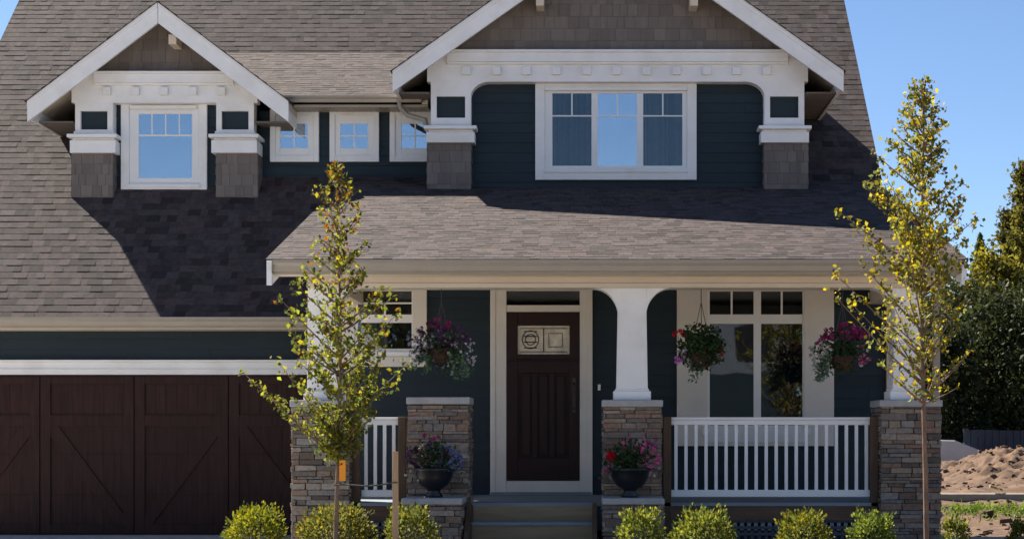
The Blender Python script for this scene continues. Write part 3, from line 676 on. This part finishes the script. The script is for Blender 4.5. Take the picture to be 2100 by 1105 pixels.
# --- front door
yd = 22.0
mb = MB(); fx = [X(u, yd) for u in (1008, 1039, 1189, 1213)]; zf0 = FL + .004
mb.box(fx[0], fx[1], yd - .06, yd + .01, zf0, 3.098); mb.box(fx[2], fx[3], yd - .06, yd + .01, zf0, 3.098)
mb.box(fx[1], fx[2], yd - .055, yd + .01, Z(640, yd), Z(626, yd)); mb.box(fx[1], fx[2], yd - .055, yd + .01, Z(597, yd), 3.098)
mb.box(fx[1], fx[2], yd - .055, yd + .01, zf0, Z(985, yd))
mb.box(fx[0] - .012, fx[0] + .05, yd - .07, yd - .06, zf0, 3.09); mb.box(fx[3] - .05, fx[3] + .012, yd - .07, yd - .06, zf0, 3.09)
dfr = part('front_door', mb, M['bounce_white'], house, .004)
mb = MB(); mb.box(fx[1] - .002, fx[2] + .002, yd - .03, yd - .026, Z(626, yd), Z(597, yd)); mb.build('transom_pane', M['glass_porch'], dfr)
mb = MB(); mb.box(fx[1], fx[2], yd - .019, yd + .004, Z(626, yd), Z(597, yd)); mb.build('transom_backing', M['dark'], dfr)
zd0, zd1 = Z(984, yd), Z(641, yd); xd0, xd1 = fx[1] + .01, fx[2] - .01
gx0, gx1, gz0_, gz1_ = X(1062, yd), X(1168, yd), Z(727, yd), Z(668, yd)
mb = MB(); y0, y1 = yd - .066, yd - .02
mb.box(xd0, xd1, y1 - .004, y1 + .006, zd0, gz0_ - .01)
mb.box(xd0, gx0, y0, y1, zd0, zd1); mb.box(gx1, xd1, y0, y1, zd0, zd1); mb.box(gx0, gx1, y0, y1, gz1_, zd1)
mb.box(gx0, gx1, y0 - .012, y1, gz0_ - .06, gz0_); mb.box(gx0, gx1, y0, y1, Z(765, yd), gz0_ - .06); mb.box(gx0, gx1, y0, y1, zd0, Z(938, yd))
pz0, pz1 = Z(938, yd), Z(765, yd); xs3 = [gx0 + (gx1 - gx0) * k / 3 for k in range(4)]
for k in (1, 2): mb.box(xs3[k] - .03, xs3[k] + .03, y0 + .002, y1, pz0, pz1)
for k in range(3): mb.box(xs3[k] + .055, xs3[k + 1] - .055, y0 + .008, y1, pz0 + .04, pz1 - .04)
mb.box(xd0 + .02, xd1 - .02, y0 - .022, y0, gz0_ - .085, gz0_ - .062)
mb.build('door_leaf', M['doorwood'], dfr, .004)
mb = MB(); mb.box(gx0, gx1, y1 - .012, y1 - .004, gz0_, gz1_); mb.build('door_glass', M['frost'], dfr)
mb = MB(); yy = y1 - .018; xm = (gx0 + gx1) / 2; zm = (gz0_ + gz1_) / 2
def came_and_reflection(xa, xb, za, zb): mb.box(xa, xb, yy, yy + .006, za, zb)
came_and_reflection(gx0 + .03, gx1 - .03, gz0_ + .03, gz0_ + .038); came_and_reflection(gx0 + .03, gx1 - .03, gz1_ - .038, gz1_ - .03); came_and_reflection(xm - .005, xm + .005, gz0_ + .038, gz1_ - .038)
came_and_reflection(xm + .06, xm + .066, gz0_ + .09, gz1_ - .09); came_and_reflection(gx1 - .09, gx1 - .084, gz0_ + .09, gz1_ - .09); came_and_reflection(xm + .066, gx1 - .09, gz0_ + .09, gz0_ + .096); came_and_reflection(xm + .066, gx1 - .09, gz1_ - .096, gz1_ - .09)
for rr_ in (.1, .06):  # rings and bars on the left draw a dark reflection in the glass
    mb.tube([(xm - .16 + rr_ * math.cos(t_ * math.pi / 10), yy + .003, zm + .005 + rr_ * 1.1 * math.sin(t_ * math.pi / 10)) for t_ in range(21)], .006, 5)
for q in (-.1, -.03, .04, .1): came_and_reflection(xm - .24, xm - .08, zm + q, zm + q + .012); mb.build('came_and_reflection', M['lead_reflection'], dfr)
mb = MB(); hx = X(1177, yd); mb.box(hx - .02, hx + .02, y0 - .008, y0, Z(845, yd), Z(775, yd)); mb.tube([(hx, y0 - .008, Z(785, yd)), (hx, y0 - .05, Z(790, yd)), (hx, y0 - .055, Z(812, yd)), (hx, y0 - .05, Z(835, yd)), (hx, y0 - .008, Z(840, yd))], .011, 8)
mb.build('door_handle', M['bronze'], dfr)
mb = MB(); mb.box(fx[0], fx[3], yd - .13, yd - .061, FL + .003, FL + .035); mb.build('threshold', M['deck'], dfr)
mb = MB(); mb.box(X(1228, yd) - .012, X(1228, yd) + .022, yd - .05, yd - .016, Z(800, yd), Z(788, yd)); part('doorbell', mb, M['vinyl'])

# --- porch windows
y = 22.0
pa = [(X(1455, y), X(1545, y)), (X(1560, y), X(1645, y))]
sashes = [(a, b, Z(872, y), Z(664, y)) for a, b in pa] + [(a, b, Z(645, y), Z(598, y)) for a, b in pa]
lt = [((a + b) / 2 - .012, (a + b) / 2 + .012, Z(645, y), Z(598, y)) for a, b in pa]
mbw = window(X(1388, y), X(1709, y), Z(914, y), 3.098, y, .365, .04, .15, sashes, backing='dark', lites=lt, pane_mat='glass_porch')
mbw['label'] = 'tall double porch window with wide white side boards'
mbw.data.materials[0] = M['bounce_white']
mb = MB(); mb.box(X(1440, y), X(1660, y), y - .11, y - .0605, Z(890, y), Z(878, y)); mb.box(X(1450, y), X(1650, y), y - .075, y - .0605, Z(905, y), Z(890, y)); mb.build('sill', M['white'], mbw)
sash2 = [(X(735, y), X(845, y), Z(715, y), Z(662, y)), (X(735, y), X(845, y), Z(645, y), Z(597, y))]
lt = [(X(735, y), X(845, y), Z(622, y) - .01, Z(622, y) + .01), (X(790, y) - .012, X(790, y) + .012, Z(645, y), Z(622, y) - .01)]
w2 = window(X(700, y), X(876, y), Z(752, y), 3.098, y, .17, .04, .12, sash2, backing='dark', lites=lt, pane_mat='glass_porch')
w2.data.materials[0] = M['bounce_white']
mb = MB(); mb.box(X(712, y), X(862, y), y - .10, y - .0605, Z(730, y), Z(722, y)); mb.build('sill', M['white'], w2)
mb = MB(); mb.box(3.865, 3.94, 20.25, 20.32, .0, 2.95); part('downspout', mb, M['gutter'])
# corner board at the back right of the porch
mb = MB(); mb.box(3.62, 3.72, 21.93, 22.1, FL - .3, 3.1); part('corner_board', mb, M['bounce_cream'])

# ------------------------------------------------------------------ plants
def young_tree(name, label, base, height, env, crown0, nb, per, lsize, tints, red_top=0.0, seed=1, rad=.03, dense_pow=1.0, dens=((0, 1), (1, 1))):
    r = np.random.default_rng(seed); t = thing(name, label, 'tree', base)
    bx, by, bz = base; mb = MB(); n = 14; tr = []
    for i in range(n + 1):
        f = i / n; tr.append((bx + .025 * math.sin(f * 5 + seed), by + .02 * math.cos(f * 4 + seed), bz + height * f - (.02 if i == 0 else 0)))
    mb.tube(tr, [rad * (1 - .8 * i / n) for i in range(n + 1)], 8)
    def tp(z):
        f = (z - bz) / height * n; i = min(n - 1, max(0, int(f))); q = f - i
        return np.array(tr[i]) * (1 - q) + np.array(tr[i + 1]) * q
    L = []; D = []
    for k in range(nb):
        f = (k + r.uniform(0, 1)) / nb; f = f ** dense_pow
        zt = crown0 + (height + bz - crown0) * f                       # height of the tip
        el_, er_ = np.interp(zt, env[0], env[1]), np.interp(zt, env[0], env[2])
        az = k * 2.4 + r.uniform(-.4, .4); c = math.cos(az)
        reach = (er_ if c > 0 else el_) * r.choice((r.uniform(.45, .85), r.uniform(.85, 1.12)))
        reach_y = (er_ + el_) / 2 * r.uniform(.62, 1.04)
        drop = max(.10, reach * r.uniform(.6, 1.0)); z0 = max(crown0 * .93 + bz * .07, zt - drop)
        p0 = tp(z0); p3 = np.array([p0[0] + c * reach, p0[1] + math.sin(az) * reach_y, zt])
        p1 = p0 + (p3 - p0) * .4 + np.array([0, 0, -.05 * reach]); 
        pts = [p0 * (1 - q) ** 2 + 2 * q * (1 - q) * p1 + q * q * p3 for q in np.linspace(0, 1, 6)]
        mb.tube([tuple(p) for p in pts], [max(.0022, .011 * (1 - .8 * q)) for q in np.linspace(0, 1, 6)], 5)
        nt_ = max(3, int(float(np.interp(f, *dens)) * per * (.35 + .65 * min(1.3, reach / .4)) / 9)); L.append(p3); L.append(p3 + r.normal(0, .02, 3))
        for j in range(nt_):
            q = (j + r.uniform(0, 1)) / nt_ * .86 + .14; i = min(4, int(q * 5)); fr = q * 5 - i
            p = pts[i] * (1 - fr) + pts[i + 1] * fr
            v = r.normal(0, 1, 3) + np.array([c * .6, math.sin(az) * .6, .7]); v /= np.linalg.norm(v)
            ln = r.uniform(.05, .15) * (1.1 - .5 * q); e_ = p + v * ln
            mb.tube([tuple(p), tuple(e_)], [.0028, .0014], 4)
            for b in range(int(r.integers(4, 10))):
                L.append(p + v * ln * r.uniform(.3, 1.15) + r.normal(0, .024, 3))
    mb.build('trunk', M['bark'], t, 0, True)
    L = np.array(L); N = len(L); ti = np.array([tints[i] for i in r.integers(0, len(tints), N)]) * r.uniform(.6, 1.3, (N, 1))
    if red_top:
        hi = ((L[:, 2] - crown0) / (height + bz - crown0)); rd = r.uniform(0, 1, N) < red_top * np.clip(hi * 1.5 - .45, 0, 1)
        ti[rd] = np.array([1.25, .6, .6]) * r.uniform(.5, 1.1, (rd.sum(), 1))
    leaf_obj('crown', L, r.uniform(.7, 1.25, N) * lsize, ti, M['leaf'], t, .68, .5, None, .12)
    return t
YT = 16.5
def e2(rows, u_t):
    zz = [Z(v, YT) for v, a, b in rows][::-1]; ll = [(u_t - a) * YT / F for v, a, b in rows][::-1]; rr = [(b - u_t) * YT / F for v, a, b in rows][::-1]
    return zz, ll, rr
GREENS = [(1, 1, 1), (.75, .85, .9), (1.25, 1.15, .9), (.5, .62, .9), (1.6, 1.35, .8), (.4, .55, .8), (1.05, 1.2, 1)]
env = e2([(336, 690, 712), (380, 655, 725), (410, 628, 745), (440, 640, 782), (480, 660, 750), (540, 630, 765), (600, 590, 795), (650, 548, 805), (700, 540, 825), (750, 500, 838), (800, 530, 815), (860, 605, 770), (930, 665, 725)], 697)
young_tree('young_tree', 'slender yellow green young tree with orange tag, tied to a stake before the garage', (X(692, YT), YT, 0), Z(338, YT), env, Z(925, YT), 84, 92, .050, GREENS, .3, 5, .024, 1.1, ((0, .3, .6, .8, 1), (1.15, 1.25, .95, .55, .5)))
YELL = [(1.5, 1.3, 1), (2.0, 1.65, .9), (1.2, 1.15, 1.2), (.7, .8, 1.3), (2.4, 1.8, .8), (.5, .6, 1.2), (1.5, 1.3, 1.3)]
env = e2([(165, 1850, 1868), (210, 1830, 1885), (245, 1805, 1935), (300, 1785, 1950), (360, 1750, 1955), (400, 1715, 1970), (440, 1702, 1998), (500, 1712, 1985), (560, 1700, 1985), (610, 1692, 1985), (680, 1760, 1995), (730, 1765, 1985), (790, 1790, 1960), (830, 1850, 1920)], 1880)
young_tree('young_tree', 'taller sparse yellow leaved young tree before the right stone porch pier', (X(1895, YT), YT, 0), Z(165, YT), env, Z(800, YT), 100, 80, .050, YELL, 0, 8, .028, .82, ((0, .25, .4, .6, .85, 1), (.45, .55, 1.1, 1.35, .9, .6)))
# stake, tie and tag
st = MB(); xs_ = X(811, YT); st.prism([(xs_ - .027, -.05), (xs_ + .027, -.05), (xs_ + .025, 1.17), (xs_ - .025, 1.175)], YT - .02, YT + .022, 'y')
tag(st.build('stake', M['stake'], None, .003), 'pale wooden stake standing right of the yellow green young tree', 'stake')
mb = MB(); zt_ = Z(993, YT); xt = X(692, YT)
pts = [(xs_ + .02, YT - .028, zt_ + .02), (xs_ - .03, YT - .03, zt_ + .018)] + [(xs_ - .03 + (xt + .03 - xs_ + .03) * q, YT - .03, zt_ + .018 - .03 * math.sin(q * math.pi)) for q in (.25, .5, .75)] + [(xt + .02, YT - .032, zt_), (xt - .028, YT - .03, zt_), (xt - .032, YT + .03, zt_ + .01), (xt + .03, YT + .03, zt_ + .01)]
mb.tube(pts, .007, 6); tag(mb.build('tie_cord', M['rope']), 'dark green cord tying the young tree to its wooden stake', 'cord')
mb = MB(); mb.box(X(697, YT), X(710, YT), YT - .045, YT - .041, Z(985, YT), Z(943, YT)); mb.tube([(X(700, YT), YT - .043, Z(944, YT)), (X(694, YT), YT - .025, Z(936, YT))], .003, 5)
tag(mb.build('plant_tag', M['tag']), 'bright orange tag hanging on the trunk of the young tree', 'tag')

SG = 'clipped round shrubs along the foot of the porch'
def shrub(u0, u1, vtop, Y_, label, seed):
    r = np.random.default_rng(seed); x = X((u0 + u1) / 2, Y_); rx = (u1 - u0) / 2 * Y_ / F; top = Z(vtop, Y_)
    t = thing('shrub', label, 'shrub', (x, Y_, 0), SG)
    cz = top * .52; rz = top - cz
    N = int(2600 * (rx / .3) ** 1.5); d = r.normal(size=(N, 3)); d /= np.linalg.norm(d, axis=1)[:, None]
    lump = np.array([1 + .26 * noise.noise(Vector(v * 2.1) + Vector((seed * 3.1, 0, 0))) + .12 * noise.noise(Vector(v * 5.5) + Vector((0, seed * 1.7, 0))) for v in d])
    rad = r.uniform(.35, 1.03, N) ** .5 * lump
    P = np.stack([x + d[:, 0] * rx * rad, Y_ + d[:, 1] * rx * rad, cz + d[:, 2] * rz * rad], 1)
    P[:, 2] = np.maximum(P[:, 2], .03); dd = d
    for k in range(int(14 + 10 * r.uniform())):
        a = r.uniform(0, 6.28); e = np.array([math.cos(a) * r.uniform(.2, .8), math.sin(a) * .6, r.uniform(.55, 1)]); e /= np.linalg.norm(e); n_ = 14
        q = r.uniform(.75, 1.0 + r.uniform(.1, .3), (n_, 1)); P = np.concatenate([P, np.array([x, Y_, cz]) + e * q * np.array([rx, rx, rz]) + r.normal(0, .014, (n_, 3))]); dd = np.concatenate([dd, np.tile(e, (n_, 1))])
    d = dd; N = len(P)
    g = r.uniform(.5, 1.35, (N, 1)); ti = np.array([(1, 1, 1), (1.3, 1.2, .8), (.7, .85, .9), (1.5, 1.3, .8)])[r.integers(0, 4, N)] * g * np.array([r.uniform(.85, 1.1), r.uniform(.9, 1.05), r.uniform(.7, 1.2)])
    leaf_obj('foliage', P, r.uniform(.024, .05, N), ti, M['leaf_shrub'], t, .6, 0, d + np.array([0, 0, .4]), .12)
    mb = MB()
    for k in range(9):
        a = r.uniform(0, 6.28); mb.tube([(x + .03 * math.cos(a), Y_ + .03 * math.sin(a), -.02), (x + rx * .4 * math.cos(a), Y_ + rx * .4 * math.sin(a), cz * .7), (x + rx * .65 * math.cos(a), Y_ + rx * .65 * math.sin(a), cz * 1.25)], [.012, .008, .003], 5)
    mb.build('stem', M['bark_dark'], t)
for i, (a, b, v, yy, lb) in enumerate([
        (455, 588, 1036, 17.5, 'round leafy shrub in front of the garage door'),
        (610, 770, 1036, 17.6, 'wide round shrub behind the trunk of the staked young tree'),
        (786, 897, 1037, 17.6, 'small round shrub behind the wooden stake and before the plinth'),
        (1262, 1366, 1046, 16.7, 'round shrub before the stone plinth right of the steps'),
        (1370, 1516, 1045, 16.7, 'wide bushy shrub under the left half of the long railing'),
        (1588, 1710, 1046, 16.7, 'round bright shrub under the right half of the long railing'),
        (1733, 1842, 1050, 16.9, 'darker shrub beside the rightmost stone porch pier'),
        (1925, 1992, 1062, 16.9, 'low shrub right of the sparse tree and stone pier'),
        (2062, 2130, 1068, 17.8, 'shrub cut by the right edge of the photo')]):
    shrub(a, b, v, yy, lb, 20 + i)

# flowers
COLS = {'violet': (.13, .05, .16), 'lilac': (.30, .28, .40), 'white': (.62, .62, .60), 'red': (.55, .01, .02), 'pink': (.62, .14, .30), 'magenta': (.28, .04, .15), 'blue': (.18, .20, .42), 'mauve': (.55, .15, .55), 'silver': (.34, .38, .33), 'plum': (.07, .02, .05)}
def flowers(t, c, rx, rz, sets, green=500, trail=(), seed=1, gs=.05):
    r = np.random.default_rng(seed); c = np.array(c)
    def blob(n, ox, oz, sx, sz, shell=.5):
        d = r.normal(size=(n, 3)); d /= np.linalg.norm(d, axis=1)[:, None]; rad = r.uniform(shell, 1.05, (n, 1))
        return c + np.array([ox * rx, 0, oz * rz]) + d * rad * np.array([sx * rx, .9 * sx * rx, sz * rz])
    P = blob(green, 0, 0, .92, .9, .2); g = r.uniform(.5, 1.5, (green, 1)) * np.ones((1, 3))
    for (ox, oz, n) in trail:
        q = r.uniform(0, 1, n); T = c + np.stack([(ox * .75 + ox * .25 * q) * rx + r.normal(0, .03, n), r.normal(0, .12, n) * rx - .2 * rx, (oz * q - .2) * rz], 1)
        P = np.concatenate([P, T]); g = np.concatenate([g, np.tile(np.array([[4.6, 3.6, 8.0]]), (n, 1)) * r.uniform(.4, 1.2, (n, 1))])
    leaf_obj('foliage', P, r.uniform(.6, 1.3, len(P)) * gs, g, M['leaf_plant'], t, .55, .3)
    FP = []; FT = []; FS = []
    for (cn, ox, oz, sx, sz, n, s) in sets:
        p = blob(n, ox, oz, sx, sz, .6)
        for q in p:
            for k in range(5):
                a = k * 1.2566 + r.uniform(0, .5); FP.append(q + s * .35 * np.array([math.cos(a), -.3 + r.normal(0, .2), math.sin(a)])); FT.append(np.array(COLS[cn]) * r.uniform(.65, 1.25)); FS.append(s * .8)
    leaf_obj('blossom', FP, FS, FT, M['petal'], t, .9, 0, None, .1)

HG = 'hanging flower baskets along the porch beam'
def basket(u, v0, label, bowl, sets, rx, rz, off, trail, seed, green=620):
    Yb = 19.62; x = X(u, Yb); zt = Z(v0, Yb); t = thing('hanging_basket', label, 'flower basket', (x, Yb, zt - .2), HG)
    mb = MB(); mb.lathe([(.05, -.16), (.09, -.14), (.125, -.08), (.14, 0), (.13, 0), (.10, -.05)], (x, Yb, zt), 18); mb.build('basket', M['coir'], t, 0, True)
    mb = MB()
    for k in range(3):
        a = k * 2.094 + .5; mb.tube([(x + .135 * math.cos(a), Yb + .135 * math.sin(a), zt), (x, Yb, zt + (BZ0 - zt) * .8)], .004, 5)
    mb.tube([(x, Yb, zt + (BZ0 - zt) * .8), (x, Yb, BZ0 + .002)], .005, 6); mb.build('chain', M['wire'], t)
    flowers(t, (x + off[0], Yb, zt + off[1]), rx, rz, sets, green, trail, seed, .055)
basket(905, 715, 'hanging basket of lilac and violet trailing flowers left of the front door', 0,
       [('lilac', -.55, .15, .5, .6, 70, .03), ('white', .55, -.15, .5, .7, 60, .026), ('violet', .35, .45, .55, .45, 45, .036), ('magenta', 0, .95, .4, .25, 22, .04), ('lilac', .1, 0, .8, .7, 40, .026), ('plum', -.2, .4, .7, .6, 60, .04)], .36, .30, (0, -.01), [(-.5, -.7, 40), (.8, -.8, 90), (.5, -.9, 60), (-.85, -.5, 40)], 1)
basket(1438, 725, 'hanging basket with dense green leaves and red and white flowers', 0,
       [('red', .1, -.2, .3, .35, 10, .055), ('red', -.85, .5, .2, .2, 8, .04), ('mauve', -.8, -.35, .16, .25, 10, .05), ('white', -.35, -.3, .42, .4, 34, .035), ('red', .55, -.2, .25, .3, 6, .04), ('pink', -.3, .2, .5, .4, 8, .03)], .29, .30, (0, .07), [(-.3, -1.15, 60), (-.15, -.9, 40)], 2, 1700)
basket(1728, 730, 'hanging basket topped with magenta flowers by the right porch pier', 0,
       [('magenta', 0, .75, .62, .35, 46, .045), ('magenta', -.55, .5, .3, .3, 16, .04), ('silver', -.7, -.1, .36, .6, 60, .03), ('pink', .62, -.05, .22, .4, 10, .045), ('white', .55, -.1, .3, .5, 16, .028), ('magenta', .5, .7, .3, .2, 14, .045)], .35, .29, (0, .04), [(-.8, -.85, 90), (-.65, -.8, 60)], 3, 620)
PG = 'potted flowers on the stone plinths'
def pot(x, label, sets, seed, trail=()):
    Yp, zp = 19.06, .662; t = thing('flower_pot', label, 'flower pot', (x, Yp, zp), PG)
    mb = MB(); mb.lathe([(.09, 0), (.095, .02), (.065, .055), (.075, .08), (.15, .13), (.195, .21), (.205, .275), (.215, .285), (.215, .31), (.19, .31), (.17, .27)], (x, Yp, zp), 24)
    mb.build('urn', M['pot'], t, 0, True)
    flowers(t, (x, Yp, zp + .40), .31, .24, sets, 620, trail, seed, .05)
pot(X(890, 19.06), 'black urn of dark purple and blue flowers left of the steps',
    [('plum', -.5, 0, .5, .6, 60, .04), ('blue', .5, -.05, .55, .7, 70, .032), ('violet', -.2, .1, .8, .6, 40, .035), ('magenta', -.1, .95, .3, .2, 5, .04), ('lilac', .2, -.4, .6, .5, 24, .026), ('white', -.5, -.7, .5, .4, 8, .025)], 5, [(.9, -.8, 30)])
pot(X(1292, 19.06), 'black urn of red and pink flowers right of the steps',
    [('red', -.65, .1, .16, .2, 12, .055), ('pink', .6, .1, .5, .7, 36, .035), ('pink', -.8, -.5, .2, .3, 10, .04), ('pink', .05, .6, .6, .4, 16, .035), ('white', .6, -.5, .4, .4, 10, .028), ('magenta', .8, .7, .25, .2, 6, .035)], 6, [(-.8, -.8, 30)])

# ------------------------------------------------------------------ behind the house, right: trees, fence
def conifer(x, y, h, r_, label, seed, tintc=(1, 1, 1), n=4200, cone=1.0, low=.3):
    r = np.random.default_rng(seed); t = thing('conifer_tree', label, 'tree', (x, y, 0), 'trees beyond the dirt mound')
    mb = MB(); mb.tube([(x, y, -.1), (x, y, h * .5), (x, y, h * .97)], [.02 * h + .02, .012 * h + .01, .01], 7)
    f = r.uniform(0, 1, n) ** 1.25; zz = low + (h - low) * f
    prof = (1 - f) ** cone * (.7 + .3 * np.abs(np.sin(f * h * 3.2 + seed))) * r_
    az = np.round(r.uniform(0, 6.28, n) * 3.2 + zz * .9) / 3.2 + r.normal(0, .16, n); q = r.uniform(.1, 1.05, n) ** .6
    P = np.stack([x + np.cos(az) * prof * q, y + np.sin(az) * prof * q, zz - q * prof * .18 + r.normal(0, .05, n)], 1)
    D = np.stack([np.cos(az), np.sin(az), -.25 + 0 * az], 1); g = r.uniform(.5, 1.5, (n, 1)) * np.array([tintc])
    for k in range(16):
        a = k * 2.4; z_ = low + (h - low) * k / 18; rr_ = (1 - k / 18) ** cone * r_ * .8
        mb.tube([(x, y, z_), (x + rr_ * math.cos(a), y + rr_ * math.sin(a), z_ - .1 * rr_)], [.03, .008], 4)
    mb.build('trunk', M['bark_dark'], t); leaf_obj('crown', P, r.uniform(.10, .26, n), g, M['leaf_dark'], t, .42, .25, D, .1)
def broadleaf(x, y, h, r_, label, seed, tintc, n=4200, group='trees beyond the dirt mound', m='leaf', ls=(.14, .3), z0=.25):
    r = np.random.default_rng(seed); t = thing('broadleaf_tree', label, 'tree', (x, y, 0), group)
    mb = MB(); mb.tube([(x, y, -.1), (x + .05, y, h * .45), (x, y, h * .9)], [.02 * h, .013 * h, .01], 7); P = []
    K = 34
    for k in range(K):
        f = k / K; a = k * 2.4 + r.uniform(-.3, .3); zt = h * (z0 + (.97 - z0) * f); rr_ = r_ * (math.sin(math.pi * (f * .82 + .16))) ** .7 * r.uniform(.6, 1.05)
        tip = np.array([x + rr_ * math.cos(a), y + rr_ * math.sin(a), zt]); st_ = np.array([x, y, max(.15 * h, zt - rr_ * .7)])
        mb.tube([tuple(st_), tuple((st_ + tip) / 2 + np.array([0, 0, -.05 * rr_])), tuple(tip)], [.006 * h, .004 * h, .008], 5)
        m_ = n // K; q = r.uniform(.3, 1.05, (m_, 1)); P.append(st_ + (tip - st_) * q + r.normal(0, 1, (m_, 3)) * (.16 * r_ + .05))
    P = np.concatenate(P); mb.build('trunk', M['bark_dark'], t); g = r.uniform(.45, 1.5, (len(P), 1)) * np.array([tintc])
    leaf_obj('crown', P, r.uniform(*ls, len(P)), g, M[m], t, .6, .3, None, .12)
# dark evergreens close behind the mound
for (u, y_, vt, r_, lb, sd, tc, m_) in [
        (1925, 53, 645, 1.6, 'dark leafy tree right behind the porch corner', 1, (.9, .9, .9), 'leaf_dark'),
        (1982, 56, 580, 2.1, 'dark leafy tree standing behind the pale slab', 2, (.95, .95, .9), 'leaf_dark'),
        (2046, 54, 600, 1.9, 'dark green leafy tree over the dark fence', 3, (1.25, 1.15, 1.0), 'leaf_dark'),
        (2108, 55, 590, 2.0, 'dark green leafy tree at the right edge below the tallest tree', 4, (1.5, 1.35, 1.0), 'leaf_dark'),
        (2034, 60, 500, 1.2, 'yellow leaved tree between the roof edge and the tallest tree', 21, (.9, .8, .6), 'leaf'),
        (1945, 68, 555, 2.0, 'dull olive tree behind the right end of the porch roof', 22, (.40, .40, .5), 'leaf'),
        (2078, 60, 545, 1.6, 'olive leafy tree low under the two narrow trees', 23, (.62, .56, .5), 'leaf'),
        (2100, 62, 312, .75, 'tallest narrow tree, its top at the right edge of the sky', 11, (.58, .54, .6), 'leaf'),
        (2070, 64, 410, .65, 'narrow olive tree just left of the tallest tree', 12, (.5, .47, .6), 'leaf')]:
    h = Z(vt, y_); broadleaf(X(u, y_), y_, h, r_, lb, sd, tc, 9000, m=m_, ls=(.09, .22), z0=.06)
h = Z(482, 66); conifer(X(2010, 66), 66, h, 1.3, 'small pointed grey green tree against the sky by the roof', 13, (3.6, 3.6, 3.0), 10000, .75, 1.0)
# fence and slab
f_ = thing('fence', 'dark stained board fence beyond the dirt mound', 'fence', (14, 51, 0))
mb = MB()
for k in range(70):
    x = 10.6 + k * .2; mb.box(x, x + .185, 51, 51.025, .05, 1.40 + .01 * math.sin(k * 7))
mb.build('board', M['fence'], f_)
for k in range(6):
    mb = MB(); x = 10.6 + k * 2.75; mb.box(x, x + .1, 51.03, 51.13, -.1, 1.44); mb.build('post', M['fence'], f_)
mb = MB(); mb.prism([(8.6, .1), (10.5, .1), (10.9, .80), (10.1, 1.12), (8.6, 1.16)], 49.8, 50.8, 'y'); tag(mb.build('concrete_slab', M['concrete'], None, .03), 'pale grey concrete slab resting behind the left end of the dirt mound', 'slab')
mb = MB(); mb.tube([(X(2030, 37.7), 37.7, .22), (X(2056, 37.7), 37.72, .14)], [.035, .03], 6); mb.tube([(X(2045, 37.7), 37.7, .18), (X(2052, 37.7), 37.56, .06)], [.02, .015], 6)
tag(mb.build('wood_offcut', M['stake']), 'bright scrap of split wood lying on the kerb before the mound', 'wood scrap')

# across the street: what the porch windows mirror
OG = 'trees across the street mirrored in the porch windows'
for (x, y_, h, r_, sd, lb) in [(9.5, -24, 7.5, 2.6, 31, 'yellow green street tree mirrored in the right porch pane'), (15, -25, 8.5, 3, 32, 'big tree mirrored beyond the right porch pane'),
                              (-7, -27, 8, 2.8, 33, 'tree mirrored in the small porch window'), (-14, -25, 7, 2.6, 34, 'tree mirrored beside the front door')]:
    broadleaf(x, y_, h, r_, lb, sd, (.26, .23, .3), 4200, OG, 'leaf', (.2, .42), .08)
nb = thing('neighbour_house', 'pale house across the street mirrored in the porch window', 'house', (5, -34, 0))
mb = MB(); mb.box(-2, 9, -42, -34, 0, 3.9); mb.build('wall', M['siding'], nb); mb = MB(); mb.box(-2, 9, -42, -34.02, 3.9, 6.6); mb.build('upper_wall', M['stucco'], nb)
mb = MB(); mb.prism([(-33.8, 6.6), (-38, 9.6), (-42.6, 6.6), (-42.6, 6.4), (-33.8, 6.4)], -2.5, 9.5, 'x'); mb.build('roof', M['shingle'], nb)
for x in (0, 3.2, 6.4):
    mb = MB(); mb.box(x, x + 1.4, -34.0, -33.94, 4.5, 5.9); mb.build('window', M['dark'], nb)
mb = MB(); mb.box(-1, 4, -34, -33.93, 0, 2.3); mb.build('garage_door', M['garage'], nb)

# far woods on both sides of the house
N = 26000; wx = rng.uniform(-160, 190, N); wy = rng.uniform(118, 132, N)
top = np.array([7.5 + 3.2 * noise.noise(Vector((a * .05, 0, 4))) + 2.4 * noise.noise(Vector((a * .21, 0, 8))) for a in wx])
P = np.stack([wx, wy, top * rng.uniform(0, 1, N) ** .7], 1); g = rng.uniform(.5, 1.5, (N, 1)) * np.array([[2.2, 2.1, 1.6]])
setting(leaf_obj('distant_woods', P, rng.uniform(.6, 1.5, N), g, M['leaf_dark'], None, .7, .2), 'stuff')
